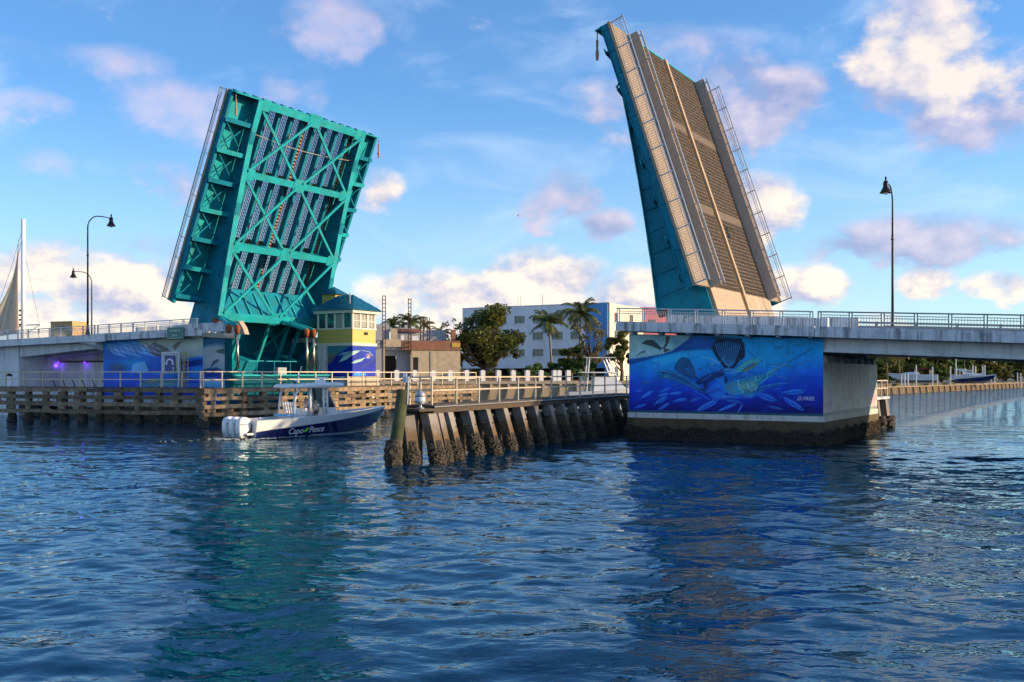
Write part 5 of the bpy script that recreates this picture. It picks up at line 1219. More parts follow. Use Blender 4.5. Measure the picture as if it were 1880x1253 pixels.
    m = MB(); o = pa.lerp(pc, .545)+nrm*.05; pts = [(-.28, -.12), (-.1, .02), (.05, .16), (.28, .2), (.18, .02), (.02, -.1)]; m.prism([o+d*x+upv*y for x, y in pts], [o+d*x+upv*y+nrm*.01 for x, y in pts]); m.build('fish_decal', 'lime_decal', t)
    W4 = Matrix.Translation(p) @ Matrix.Rotation(rz, 4, 'Z')
    for k, y in enumerate((-.95, .55)):
        q = W4 @ Vector((3.8, y, 3.9)); r_ = thing('fishing_rod', 'black fishing rod raked back from the boat top, %s' % ('near side' if k == 0 else 'far side'), 'fishing rod', q, rz, 'fishing rods on the boat', local=True)
        m = MB(); m.tube([(0.4, 0, -.12), (-.5, 0, .2), (-1.6, 0, .5), (-2.9, 0, .72)], [.035, .028, .018, .008], 6); m.build('blank', 'rod_black', r_)
        m = MB(); m.lathe([(.05, -.07), (.08, -.03), (.08, .03), (.05, .07)], (-.1, 0, -.06), 8); m.build('reel', 'rod_black', r_)
    return W4, rz
W4, boat_rz = main_boat()

# ------------------------------------------------------------------ people aboard
mat('skin', (.50, .27, .17), .5, var=.08); mat('shirt_pale', (.62, .60, .58), .8, var=.1); mat('shirt_rose', (.70, .58, .54), .8, var=.1); mat('shorts_blue', (.06, .10, .18), .8)
mat('hair_dark', (.05, .035, .025), .6); mat('hair_blond', (.55, .38, .17), .6, var=.25)
def skin_body(name, V, E, rad, m, parent, root=0, sub=2):
    me = bpy.data.meshes.new(name); me.from_pydata(V, E, []); me.materials.append(MATS[m]); o = bpy.data.objects.new(name, me); C.objects.link(o); o.parent = parent
    md = o.modifiers.new('skin', 'SKIN'); md.use_smooth_shade = True
    for i, r_ in enumerate(rad):
        s = me.skin_vertices[0].data[i]; s.radius = (r_, r_) if not isinstance(r_, tuple) else r_; s.use_root = (i == root)
    sd = o.modifiers.new('subdiv', 'SUBSURF'); sd.levels = sub; sd.render_levels = sub; return o
def person(label, loc, rz, male):
    t = thing('person', label, 'person', loc, rz, local=True); k = 1.0 if male else .92
    J = dict(pel=(0, 0, .94), bel=(.01, 0, 1.08), che=(.02, 0, 1.32), nk=(.02, 0, 1.49), hd=(.05, 0, 1.60), ht=(.04, 0, 1.74))
    V = [J['pel'], J['bel'], J['che'], J['nk'], J['hd'], J['ht']]; rad = [(.15, .12), (.14, .11), (.17, .12), .055, (.085, .095), (.075, .085)]; E = [(0, 1), (1, 2), (2, 3), (3, 4), (4, 5)]
    for s in (1, -1):
        o = len(V)
        V += [(.02, s*.19, 1.41), (.10 if male else .0, s*.25, 1.14), (.42 if male else .12, s*.18, 1.20 if male else .92), (.50 if male else .16, s*.17, 1.22 if male else .84)]
        rad += [.062, .048, .036, .03]; E += [(2, o), (o, o+1), (o+1, o+2), (o+2, o+3)]
        hx, hy, hz = V[-1]
        for f in range(4): V.append((hx+.085, hy+s*(.03-.02*f), hz-.03-.004*abs(f-1.5))); rad.append(.010); E.append((o+3, len(V)-1))
        V.append((hx+.04, hy-s*.045, hz+.02)); rad.append(.011); E.append((o+3, len(V)-1))
        o = len(V); V += [(0, s*.1, .86), (.03, s*.11, .50), (-.01, s*.11, .09), (.13, s*.12, .04)]; rad += [.085, .06, .042, .035]; E += [(0, o), (o, o+1), (o+1, o+2), (o+2, o+3)]
    V = [(x*k, y*k, z*k) for x, y, z in V]; rad = [(r_[0]*k, r_[1]*k) if isinstance(r_, tuple) else r_*k for r_ in rad]
    body = skin_body('body', V, E, rad, 'skin', t)
    Vs = [(0, 0, .93), (.01, 0, 1.08), (.02, 0, 1.32), (.02, 0, 1.46)]; rs = [(.175, .14), (.165, .13), (.195, .14), .075]; Es = [(0, 1), (1, 2), (2, 3)]
    for s in (1, -1): o = len(Vs); Vs += [(.02, s*.20, 1.41), (.07 if male else .01, s*.245, 1.22)]; rs += [.085, .07]; Es += [(2, o), (o, o+1)]
    skin_body('shirt', [(x*k, y*k, z*k) for x, y, z in Vs], Es, [(r_[0]*k, r_[1]*k) if isinstance(r_, tuple) else r_*k for r_ in rs], 'shirt_pale' if male else 'shirt_rose', t)
    Vs = [(0, 0, .95)]; rs = [(.17, .135)]; Es = []
    for s in (1, -1): o = len(Vs); Vs += [(0, s*.1, .84), (.025, s*.11, .55)]; rs += [.105, .085]; Es += [(0, o), (o, o+1)]
    skin_body('shorts', [(x*k, y*k, z*k) for x, y, z in Vs], Es, [(r_[0]*k, r_[1]*k) if isinstance(r_, tuple) else r_*k for r_ in rs], 'shorts_blue', t)
    hv = [(.03*k, 0, 1.70*k), (-.03*k, 0, 1.66*k)]+([] if male else [(-.07*k, 0, 1.52*k), (-.075*k, 0, 1.36*k)]); hr = [.098*k, .092*k]+([] if male else [.095*k, .07*k])
    skin_body('hair', hv, [(i, i+1) for i in range(len(hv)-1)], hr, 'hair_dark' if male else 'hair_blond', t)
    m = MB()
    for s in (1, -1): m.lathe([(.012, -.012), (.014, 0), (.012, .012)], (.128*k, s*.034*k, 1.63*k), 6)
    m.build('eyes', 'hair_dark', body)
    m = MB(); m.prism([(.12*k, -.015, 1.575*k), (.155*k, 0, 1.58*k), (.12*k, .015, 1.575*k)], [(.12*k, -.006, 1.63*k), (.13*k, 0, 1.635*k), (.12*k, .006, 1.63*k)]); m.build('nose', 'skin', body)
    m = MB(); m.box(.118*k, .13*k, -.025, .025, 1.538*k, 1.548*k); m.build('mouth', 'shirt_rose', body)
    return t
person('person in a pale shirt steering the motor boat', W4 @ Vector((5.55, .15, 1.05)), boat_rz, True)
person('person with long blond hair in a rosy top beside the helm', W4 @ Vector((5.95, -.55, .98)), boat_rz+.3, False)

# ------------------------------------------------------------------ wake
def foam():
    rnd = random.Random(2); mb = MB()
    mat('foam', (.26, .33, .37), .8, var=.1)
    def patch(c, n, rx, ry, smin, smax):
        for _ in range(n):
            x = c[0]+rnd.gauss(0, rx); y = c[1]+rnd.gauss(0, ry); s = rnd.uniform(smin, smax); k = 6; pts = []
            for j in range(k): a = 2*math.pi*j/k; r_ = s*rnd.uniform(.5, 1); pts.append((x+r_*1.9*math.cos(a), y+r_*.7*math.sin(a)))
            wp = [W4 @ Vector((px_, py_, .05)) for px_, py_ in pts]
            z = rnd.uniform(.03, .09); mb.prism([Vector((q.x, q.y, z-.03)) for q in wp], [Vector((q.x, q.y, z+.02)) for q in wp])
    patch((-1.5, 0), 110, .5, .8, .02, .06); patch((-4.5, 0), 14, 1.2, .9, .01, .03)
    for i in range(60):
        f = i/60; patch((11.2-f*6.5, -(.5+f*1.2)), 4, .18, .1, .02, .07+.05*(1-f))
    for i in range(40):
        f = i/40; patch((4-f*6, -(1.8+f*.5)), 2, .25, .12, .02, .07)
    o = mb.build('wake_foam', 'foam', None, kind='stuff'); o['label'] = 'white wake foam churned up around the motor boat'; o['category'] = 'foam'
foam()
# ------------------------------------------------------------------ land
mat('soil', (.16, .13, .08), .95, var=.3, scale=.5, dirt=(.06, .09, .03), dscale=.3, damt=.8)
SH = [(-1500, 420, 3.0), (-160, 215, 3.3), (-40, 150, 3.5), (-22, 124, 3.55), (18, 131, 3.55), (40, 165, 3.0), (105, 270, 1.9), (180, 343, 1.9), (420, 560, 1.9), (1600, 1500, 1.9)]
def land():
    rows = [[], [], [], []]
    for x, y, z in SH:
        rows[0].append((x, y, -2)); rows[1].append((x, y, z)); rows[2].append((x*1.0, y+60+abs(x)*.1, z)); rows[3].append((x*3-50, 5200, 3.0))
    vs = [p for r_ in rows for p in r_]; n = len(SH); fs = []
    for j in range(3):
        for i in range(n-1): fs.append((j*n+i, j*n+i+1, (j+1)*n+i+1, (j+1)*n+i))
    o = mesh_obj('ground', vs, fs, 'soil'); o['kind'] = 'structure'; o['label'] = 'low waterside land behind the bridge'
land()
mat('stone_warm', (.44, .35, .22), .9, var=.25, scale=2, bump=.4, bscale=8, dirt=(.18, .13, .07), dscale=2, damt=.8)
def seawall(label, a, c, ztop, step, rake, cap=.35, pw=.22, wm='stone_warm', cm_='concrete_warm'):
    a = Vector(a); c = Vector(c); d = c-a; Ln = d.length; rz = math.atan2(d.y, d.x)
    t = thing('seawall', label, 'seawall', (a.x, a.y, 0), rz, local=True)
    b = MB(); b.box(0, Ln, -.3, .5, ztop-cap, ztop); b.build('cap', cm_, t)
    b = MB(); b.box(0, Ln, .0, .3, -1.5, ztop-cap-.002); b.build('sheet', wm, t)
    p0 = None; x = step*.5
    while x < Ln:
        if p0 is None: b = MB(); b.prism([(-pw, -rake-.35, -1.2), (pw, -rake-.35, -1.2), (pw, -rake, -1.2), (-pw, -rake, -1.2)], [(-pw, -.3, ztop-cap-.01), (pw, -.3, ztop-cap-.01), (pw, -.02, ztop-cap-.01), (-pw, -.02, ztop-cap-.01)]); p0 = b.build('raking_pile', cm_, t); p0.location = (x, 0, 0)
        else: share(p0, 'raking_pile', t, (x, 0, 0))
        x += step
    return t
seawall('sunlit concrete seawall with raking piles behind the centre fender', (-22, 123.6, 0), (18.3, 130.6, 0), 3.66, 2.3, .45, .38, .16)
seawall('low far seawall with raking piles on the right shore', (40, 164.2, 0), (182, 344.2, 0), 1.75, 5.5, .35, .22, .12, 'stone_dark', 'timber')
# mooring piles in front of the centre seawall
mp0 = None
PX = [693, 728, 761, 795, 826, 856, 886, 915, 942, 968, 993, 1018, 1026, 1043]
for i, px_ in enumerate(PX):
    D = 126.3+(px_-690)*.018; p = at(px_, D)
    lab = 'grey concrete mooring pile, number %d from the tender house' % (i+1)
    ords = ['nearest the tender house', 'second from the tender house', 'third from the tender house', 'fourth from the tender house', 'fifth from the tender house', 'sixth from the tender house', 'seventh from the tender house, left of the big tree', 'in front of the big tree trunk', 'just right of the big tree trunk', 'left of the shorter palm', 'below the shorter palm', 'left one of the close pair', 'right one of the close pair', 'nearest the white fishing boat']
    if mp0 is None:
        b = MB(); b.box(-.3, .3, -.3, .3, 2.6, 5.05); b.add([(-.3, -.3, 5.0), (.3, -.3, 5.0), (.3, .3, 5.0), (-.3, .3, 5.0), (0, 0, 5.12)], [(0, 1, 4), (1, 2, 4), (2, 3, 4), (3, 0, 4)])
        mp0 = b.build('mooring_pile', 'concrete'); o = mp0
    else: o = bpy.data.objects.new('mooring_pile', mp0.data); C.objects.link(o)
    o.location = (p.x, p.y, 0); o.rotation_euler = (0, 0, .3); tag(o, 'square grey mooring pile '+ords[i], 'pile', 'mooring piles along the seawall')

# ------------------------------------------------------------------ buildings
mat('wall_white', (.80, .80, .83), .8, var=.06, scale=.5, dirt=(.5, .5, .5), dscale=.8, damt=.4, streak=True); mat('wall_blue', (.10, .30, .62), .8, var=.06, scale=.5); mat('wall_cream', (.78, .66, .50), .85, var=.06, scale=.6)
mat('wall_pink', (.52, .17, .19), .85, var=.06); mat('wall_beige', (.52, .35, .15), .85, var=.08, scale=1); mat('block_grey', (.36, .35, .36), .9, var=.12, scale=1.5, bump=.3, bscale=5); mat('brick_brown', (.28, .13, .08), .9, var=.35, scale=3)
mat('render_tan', (.50, .40, .27), .9, var=.18, scale=1.6, dirt=(.36, .28, .2), dscale=1, damt=.6)
def frame_obj(name, label, cat, p, ex, ey):
    t = thing(name, label, cat, p); 
    def F(a, b_, z): return Vector((p[0]+ex[0]*a+ey[0]*b_, p[1]+ex[1]*a+ey[1]*b_, z))
    return t, F
def fbox(nm, t, F, a0, a1, b0, b1, z0, z1, m):
    k = MB(); k.box(a0, a1, b0, b1, z0, z1, F); return k.build(nm, m, t)
def white_building():
    p = (16.04, 165.0, 3.5); ex = (-.866, .5); ey = (.5, .866)
    t, F = frame_obj('apartment_building', 'four storey white building with blue corner and cream side wall', 'building', p, ex, ey)
    L_, W_ = 29.0, 15.0; zr = 16.55
    rowsz = [(13.55, 14.85), (10.6, 11.9), (7.72, 8.95)]; cols = [5.9, 9.5, 13.3, 17.0, 20.7, 24.4, 27.6]
    fbox('wall', t, F, 4.05, L_, .3, W_, 5.6, zr-.35, 'wall_white'); fbox('blue_wall', t, F, 0.3, 4.05, .28, W_, 5.6, zr-.35, 'wall_blue')
    # facade skin with real openings: strips between window rows and piers between windows
    zs = [5.6]+[z for r_ in reversed(rowsz) for z in r_]+[zr]
    for i in range(0, len(zs), 2): fbox('facade_band', t, F, 4.05, L_, 0, .3, zs[i], zs[i+1], 'wall_white')
    for (z0, z1) in rowsz:
        e = [4.05]+[x for c in cols for x in (c-1.05, c+1.05)]+[L_]
        for i in range(0, len(e), 2):
            if e[i+1]-e[i] > .05: fbox('facade_pier', t, F, e[i], e[i+1], 0, .3, z0, z1, 'wall_white')
        for c in cols:
            w = fbox('window', t, F, c-1.05, c+1.05, .2, .26, z0, z1, 'window_glass')
            fbox('window_sill', t, F, c-1.12, c+1.12, -.1, -.002, z0-.12, z0-.01, 'concrete_light')
            k = MB(); k.box(c-.03, c+.03, .14, .2, z0, z1, F); k.box(c-1.05, c+1.05, .14, .2, z0+.62, z0+.68, F); k.build('glazing_bar', 'rail_dark', w)
    fbox('facade_band', t, F, 0.0, 4.05, 0, .28, 5.6, zr, 'wall_blue')
    # side wall
    fbox('side_wall', t, F, -.3, 0, .28, W_, 3.4, zr, 'wall_cream')
    for b_ in (3.0, 9.5):
        for z0 in (13.4, 10.4, 7.4, 4.2):
            w = fbox('window', t, F, -.36, -.31, b_-.7, b_+.7, z0, z0+1.6, 'window_glass'); fbox('window_sill', t, F, -.48, -.31, b_-.8, b_+.8, z0-.15, z0-.003, 'cream_trim'); fbox('glazing_bar', w, F, -.4, -.362, b_-.03, b_+.03, z0, z0+1.6, 'cream_trim')
    fbox('roof', t, F, .0, L_, .3, W_, zr-.34, zr-.1, 'concrete'); fbox('roof_edge', t, F, -.35, L_+.05, -.05, .35, zr+.002, zr+.12, 'concrete_light')
    for c in (0.4, 5, 9.6, 14.2, 18.8, 23.4, 28): fbox('column', t, F, c-.3, c+.3, .3, .9, 3.4, 5.598, 'wall_blue' if c < 4 else 'wall_white')
    fbox('parking_back', t, F, .3, L_, 6, 6.3, 3.4, 5.59, 'recess_shade')
    for x in (14.5, 19, 19.6): k = MB(); k.tube([F(x, 4, zr), F(x, 4, zr+2.2)], .05, 5); k.build('roof_vent', 'rail_grey', t)
    q, G = frame_obj('pink_building', 'pink walled building beside the cream wall, behind the pier railing', 'building', (F(0, 15.2, 0).x, F(0, 15.2, 0).y, 3.5), (.94, .34), (-.34, .94))
    fbox('wall', q, G, 0, 16, 0, 12, 3.3, 16.6, 'wall_pink'); fbox('roof_edge', q, G, -.1, 16.1, -.1, 12.1, 16.601, 16.75, 'wall_pink')
    for a in (2, 6, 10, 14): 
        for z0 in (13, 10): fbox('window', q, G, a-.7, a+.7, -.05, -.001, z0, z0+1.5, 'window_glass')
white_building()
def construction():
    D = 138.0; p0 = at(688, D); ex = Vector((.97, .24, 0)).normalized(); ey = Vector((-ex.y, ex.x, 0))
    t, F = frame_obj('unfinished_building', 'half built concrete block building with bare steel columns', 'building', (p0.x, p0.y, 3.5), ex, ey)
    s = D/1800.0
    X = lambda px_: (px_-688)*s*1.03
    Z = lambda py_: zof(py_, D)
    fbox('wall', t, F, X(756), X(843), 0, .3, 3.4, Z(643), 'render_tan'); fbox('wall_pier', t, F, X(788), X(793), -.08, -.002, 3.4, Z(645), 'concrete_warm')
    fbox('side_wall', t, F, X(842), X(843), .32, 10, 3.4, Z(643), 'render_tan')
    fbox('column', t, F, X(687), X(703), 0, .8, 3.4, Z(625), 'block_grey'); fbox('column', t, F, X(703.2), X(706), -.1, .7, 3.4, Z(637), 'render_tan')
    fbox('wall', t, F, X(728), X(752), .8, 1.1, 3.4, Z(637), 'block_grey'); fbox('column', t, F, X(752.2), X(756), -.06, .7, 3.4, Z(643), 'concrete_warm')
    fbox('door_shade', t, F, X(706.2), X(727.8), 1.4, 1.5, 3.4, Z(650), 'recess_shade'); fbox('wall', t, F, X(706.2), X(727.8), .9, 1.2, Z(653), Z(637.2), 'block_grey')  # near-black panel stands in for shade inside the doorway
    fbox('doorway_shade', t, F, X(757), X(766), -.03, -.004, 3.4, Z(656), 'recess_shade')  # thin dark panel on the wall face, painting a shaded doorway
    fbox('beam', t, F, X(703), X(735), -.15, .9, Z(636.8), Z(623), 'render_tan'); fbox('parapet_band', t, F, X(735.2), X(843), -.12, .4, Z(642.8), Z(625), 'brick_brown'); fbox('yellow_panel', t, F, X(827), X(842.5), -.2, -.125, Z(637), Z(629), 'yellow_paint')
    fbox('floor_slab', t, F, X(687), X(843), .42, 11, Z(642), Z(639), 'concrete'); fbox('upper_wall', t, F, X(691), X(717), 2, 2.3, Z(625), Z(594), 'block_grey'); fbox('upper_wall', t, F, X(719), X(731), 1.6, 1.9, Z(622), Z(602), 'render_tan'); fbox('upper_wall', t, F, X(733), X(775), 4, 4.3, Z(630), Z(600), 'block_grey'); fbox('upper_wall', t, F, X(777), X(827), 5, 5.3, Z(630), Z(602), 'block_grey'); fbox('upper_beam', t, F, X(717.5), X(776), 3.6, 3.95, Z(607), Z(601.5), 'brick_brown')
    fbox('white_sheet', t, F, X(738), X(743), 1.5, 1.6, Z(628), Z(615), 'white_paint'); fbox('white_sheet', t, F, X(758), X(770), 1.5, 1.6, Z(628), Z(616), 'white_paint'); fbox('steel_rail', t, F, X(776), X(828), 1.2, 1.26, Z(617), Z(616), 'rail_dark'); fbox('corner_column', t, F, X(828), X(836), .6, 1.2, Z(630), Z(604), 'brick_brown')
    mat('rebar', (.10, .05, .035), .8, var=.3)
    for (px_, y0, y1, w) in ((704, 637, 543, .42), (750, 650, 547, .38), (777, 630, 578, .42), (789, 630, 580, .34)):
        k = MB(); a = X(px_); z0, z1 = Z(y0), Z(y1); b_ = -.3 if px_ < 760 else 2.2
        for da in (-w/2, w/2):
            for db in (-w/2, w/2): k.beam(F(a+da, b_+db, z0), F(a+da, b_+db, z1), .06, .06)
        z = z0
        while z < z1:
            for da in (-w/2, w/2): k.beam(F(a+da, b_-w/2, z), F(a+da, b_+w/2, z), .05, .07)
            for db in (-w/2, w/2): k.beam(F(a-w/2, b_+db, z), F(a+w/2, b_+db, z), .05, .07)
            z += .55
        k.build('rebar_column', 'rebar', t)
    mat('rubble', (.40, .30, .19), .95, var=.4, scale=2)
    k = MB(); rnd = random.Random(3)
    for i in range(260):
        a = rnd.uniform(-3, 22); b_ = rnd.uniform(-9, -1.5); s_ = rnd.uniform(.1, .4); c_ = F(a, b_, 3.5); k.box(c_.x-s_, c_.x+s_, c_.y-s_, c_.y+s_, 3.45, 3.5+s_*rnd.uniform(.5, 1.6))
    o = k.build('rubble', 'rubble', None, kind='stuff'); o['label'] = 'broken rubble on the ground before the unfinished building'; o['category'] = 'rubble'
construction()
def left_things():
    p = at(93, 215); t, F = frame_obj('shop_building', 'beige flat roofed shop with blue lettering behind the left span', 'building', (p.x, p.y, 3.3), (.93, -.37), (.37, .93))
    s = 215/1800; w = 52*s; zt_ = zof(592.5, 215)
    fbox('wall', t, F, 0, w, 0, 4.6, 3.0, zt_, 'wall_beige'); fbox('roof_edge', t, F, -.1, w+.1, -.1, 4.7, zt_+.002, zt_+.2, 'wall_beige'); 
    text_obj('lettering', "Jan's", 'sign_blue', t, frame4(F(2.9, -.03, zt_-1.05), (.93, -.37, 0), (0, 0, 1), (-.37, -.93, 0)), 1.5, .2)
    for a in (1.0, 3.0, 5.0): fbox('window', t, F, a-.6, a+.6, -.04, -.002, zt_-4.4, zt_-2.8, 'window_glass')
    p = at(43, 190); m_ = thing('mast', 'tall white mast with stays and yellow-white sail arm', 'mast', (p.x, p.y, 3.3), local=True); s = 190/1800
    b = MB(); b.tube([(0, 0, 0), (0, 0, zof(403, 190)-3.3)], [.48, .40], 12); b.build('pole', 'white_paint', m_, True)
    top = zof(415, 190)-3.3
    for (x, y, z, zz) in ((3.2, 0, zof(600, 190)-3.3, top-3.5), (-6.5, 1, zof(590, 190)-3.3, top), (-5.4, -2, 0.5, top-1)):
        b = MB(); b.tube([(0, 0, zz), (x*.4, y*.4, zz+(z-zz)*.44), (x, y, z)], .035, 5); b.build('stay', 'rail_dark', m_)
    b = MB(); zb = zof(598, 190)-3.3; b.tube([(-5, 0, zb-1.6), (0, 0, zb+.1), (3.3, 0, zb+.2)], .16, 8); b.tube([(0, 0, zb-2), (3.3, 0, zb+.2)], .1, 8); b.build('boom', 'white_paint', m_)
    for k in range(4): z = zof(572, 190)-3.3-k*.9; b = MB(); b.box(-.75, -.4, -.3, .3, z, z+.3); b.build('speaker', 'lamp_black', m_)
    p2 = at(43, 189.2); sl = thing('sail_canopy', 'cream fabric sail rising to the white mast at the left edge', 'sail', (p2.x, p2.y, 3.3), local=True)
    vs = []; fs = []; n = 18; zt2 = zof(440, 190)-3.3; zb2 = zof(612, 190)-3.3
    for i in range(n+1):
        f = i/n; z = zb2+(zt2-zb2)*f; xr = -.9-.2*math.sin(f*math.pi); xl = -.9-8.5*(1-f)**2.1-.1
        for k in range(9): g = k/8; vs.append((xl+(xr-xl)*g, .9*math.sin(g*math.pi)*(1-f), z-1.2*(1-g)*(1-f)))
    for i in range(n):
        for k in range(8): a = i*9+k; fs.append((a, a+1, a+10, a+9))
    o = mesh_obj('fabric', vs, fs, 'sail_cloth', sl, True); md = o.modifiers.new('thick', 'SOLIDIFY'); md.thickness = .03
mat('orange_wall', (.66, .36, .08), .8, var=.06); leafmat('sail_cloth', (.74, .66, .54), (.78, .68, .55), .5)
left_things()

# ------------------------------------------------------------------ vegetation
leafmat('leaf_dark', (.05, .082, .016), (.17, .16, .03), .35); leafmat('leaf_olive', (.07, .09, .02), (.19, .17, .04), .35); leafmat('leaf_mid', (.055, .12, .025), (.14, .20, .05), .35); leafmat('frond', (.06, .10, .02), (.17, .17, .045)); leafmat('frond_gold', (.16, .13, .02), (.30, .22, .04)); leafmat('leaf_pale', (.10, .11, .04), (.20, .17, .07))
mat('bark', (.13, .10, .075), .95, var=.4, scale=6, bump=.6, bscale=12); mat('bark_palm', (.26, .21, .15), .95, var=.3, scale=5, bump=.5, bscale=10)
def leaf_cloud(name, clumps, n, size, m, parent, seed):
    rs = np.random.RandomState(seed); tot = sum(c[1]**2 for c in clumps); V = []; 
    for (c, r_) in clumps:
        k = int(n*r_*r_/tot); d = rs.randn(k, 3); d /= np.linalg.norm(d, axis=1)[:, None]; rad = r_*(rs.rand(k)**.42)
        P = np.array(c)[None]+d*rad[:, None]*np.array([1, 1, .78])
        a = rs.randn(k, 3); a /= np.linalg.norm(a, axis=1)[:, None]; b_ = np.cross(a, rs.randn(k, 3)); b_ /= np.linalg.norm(b_, axis=1)[:, None]
        s = size*(.55+.9*rs.rand(k))[:, None]
        V.append(np.stack([P-a*s, P+b_*s*.55, P+a*s, P-b_*s*.55], 1))
    V = np.concatenate(V).reshape(-1, 3); nf = len(V)//4; off = np.array(offset_of(parent)); V = (V-off).astype(np.float32)
    me = bpy.data.meshes.new(name); me.vertices.add(len(V)); me.vertices.foreach_set('co', V.ravel()); me.loops.add(nf*4); me.loops.foreach_set('vertex_index', np.arange(nf*4, dtype=np.int32)); me.polygons.add(nf); me.polygons.foreach_set('loop_start', np.arange(0, nf*4, 4, dtype=np.int32)); me.update(calc_edges=True)
    me.materials.append(MATS[m]); o = bpy.data.objects.new(name, me); C.objects.link(o); o.parent = parent; OFF[o.name] = off and Vector(off) if False else Vector(off); return o
def tree(label, p, h, w, trunk_h, m, n, size, seed, nclump=26, cat='tree', name='broadleaf_tree', group=None, open_=.0, barkm='bark'):
    rnd = random.Random(seed); t = thing(name, label, cat, p, group=group); p = Vector(p)
    tr_ = MB(); tr_.tube([p+Vector((0, 0, -.3)), p+Vector((.1, 0, trunk_h*.5)), p+Vector((0, .1, trunk_h))], [w*.045+.12, w*.036+.08, w*.03+.06], 9); cl = []
    for i in range(nclump):
        a = rnd.uniform(0, 6.283); f = rnd.random()**.5; zf = rnd.random()
        z = trunk_h*.85+(h-trunk_h*.85)*(.10+.84*zf); rr = w/2*f*(.55+.45*math.sin(min(1, .25+zf)*math.pi)) if not open_ else w/2*f
        c = p+Vector((rr*math.cos(a), rr*math.sin(a), z)); r_ = w*rnd.uniform(.08, .16)*(1+open_*.25); cl.append((tuple(c), r_))
        if i % 2 == 0 or open_:
            mid = p.lerp(c, .55)+Vector((0, 0, (z)*.08)); tr_.tube([p+Vector((0, 0, trunk_h*rnd.uniform(.55, 1))), mid, c], [w*.018+.05, w*.012+.03, .025], 6)
    tr_.build('trunk', barkm, t, True); leaf_cloud('crown', cl, n, size, m, t, seed); return t
def palm(label, p, h, fl, m, seed, nf=22, lean=(.4, .2), group=None):
    rnd = random.Random(seed); t = thing('palm_tree', label, 'palm tree', p, group=group); p = Vector(p)
    top = p+Vector((lean[0], lean[1], h)); tk = MB(); tk.tube([p+Vector((0, 0, -.3)), p+Vector((lean[0]*.1, lean[1]*.1, h*.35)), p+Vector((lean[0]*.5, lean[1]*.5, h*.75)), top], [.24, .17, .14, .13], 8); tk.build('trunk', 'bark_palm', t, True)
    vs = []; fs = []
    for i in range(nf):
        az = 2*math.pi*i/nf*2.4+rnd.uniform(-.2, .2); el0 = rnd.uniform(-.35, 1.25); L_ = fl*rnd.uniform(.8, 1.1); droop = rnd.uniform(1.2, 2.0)
        d = Vector((math.cos(az), math.sin(az), 0)); side = Vector((-d.y, d.x, 0)); q = top.copy(); e = el0; pts = [q.copy()]; K = 12
        for k in range(K): q = q+(d*math.cos(e)+Vector((0, 0, math.sin(e))))*(L_/K); e -= droop/K*(.4+1.2*k/K); pts.append(q.copy())
        for k in range(K):
            a, c = pts[k], pts[k+1]; tang = (c-a).normalized(); wl = fl*.27*math.sin(math.pi*(k+.9)/(K+1.2))**.7
            for s in (1, -1):
                for j in range(2):
                    b0 = a.lerp(c, j*.5); b1 = a.lerp(c, j*.5+.55); tip = b0+side*s*wl+tang*wl*.5+Vector((0, 0, -wl*rnd.uniform(.35, .8))); o = len(vs); vs += [b0, b1, tip]; fs.append((o, o+1, o+2))
    mesh_obj('fronds', vs, fs, m, t, raw=True)
    return t
tree('large spreading dark green tree in front of the white building', at(893, 147, 3.5), 11.2, 11.0, 3.0, 'leaf_dark', 9500, .25, 1, 64)
tree('bright green bush before the white facade, left of the shorter palm', at(985, 140, 3.5), 2.6, 4.0, .4, 'leaf_mid', 2200, .18, 41, 16, 'shrub', 'shrub')
tree('bright green bush below the taller palm', at(1075, 139, 3.5), 3.4, 4.0, .5, 'leaf_mid', 2400, .2, 42, 16, 'shrub', 'shrub')
palm('shorter coconut palm in front of the white facade', at(1013, 150, 3.5), 9.0, 3.7, 'frond', 2, 24, (-.6, 0))
palm('taller coconut palm before the blue corner', at(1064, 152, 3.5), 10.6, 3.8, 'frond', 3, 26, (.2, 0))
tree('leafy dark green tree under the two palms', at(1048, 143, 3.5), 5.2, 4.6, 1.4, 'leaf_dark', 4200, .24, 4, 22)
tree('round shrub left of the leafy dark tree', at(1018, 141, 3.5), 3.0, 3.2, .5, 'leaf_mid', 2200, .18, 5, 14, 'shrub', 'shrub')
tree('small shrub under the big spreading tree', at(906, 139, 3.5), 2.9, 2.6, .5, 'leaf_olive', 1600, .18, 6, 12, 'shrub', 'shrub')
tree('low bright shrub between big tree and palm', at(946, 139, 3.5), 1.6, 3.4, .3, 'leaf_mid', 1500, .16, 7, 12, 'shrub', 'shrub')
tree('thin sparse tree against the blue corner', at(1088, 146, 3.5), 9.0, 6.0, 2.2, 'leaf_pale', 1500, .22, 8, 26, open_=1.0)
tree('olive sunlit tree by the cream side wall', at(1141, 140, 3.5), 8.2, 4.4, 2.6, 'leaf_olive', 4200, .24, 9, 24)
tree('bare brownish tree left of the big spreading tree', at(832, 152, 3.5), 10.0, 4.0, 3.0, 'leaf_pale', 700, .2, 10, 24, open_=1.0)
palm('small palm behind the unfinished building, left one', at(722, 178, 3.5), 9.9, 3.0, 'frond', 11, 20, (0, 0)); palm('taller palm behind the unfinished building, middle one', at(753, 174, 3.5), 10.3, 3.4, 'frond', 12, 20, (0, 0)); palm('low palm peeking over the unfinished building, right one', at(809, 182, 3.5), 8.8, 2.6, 'frond', 13, 18, (0, 0)); palm('slim palm over the bare steel columns', at(779, 186, 3.5), 10.4, 2.5, 'frond_gold', 14, 16, (0, 0))

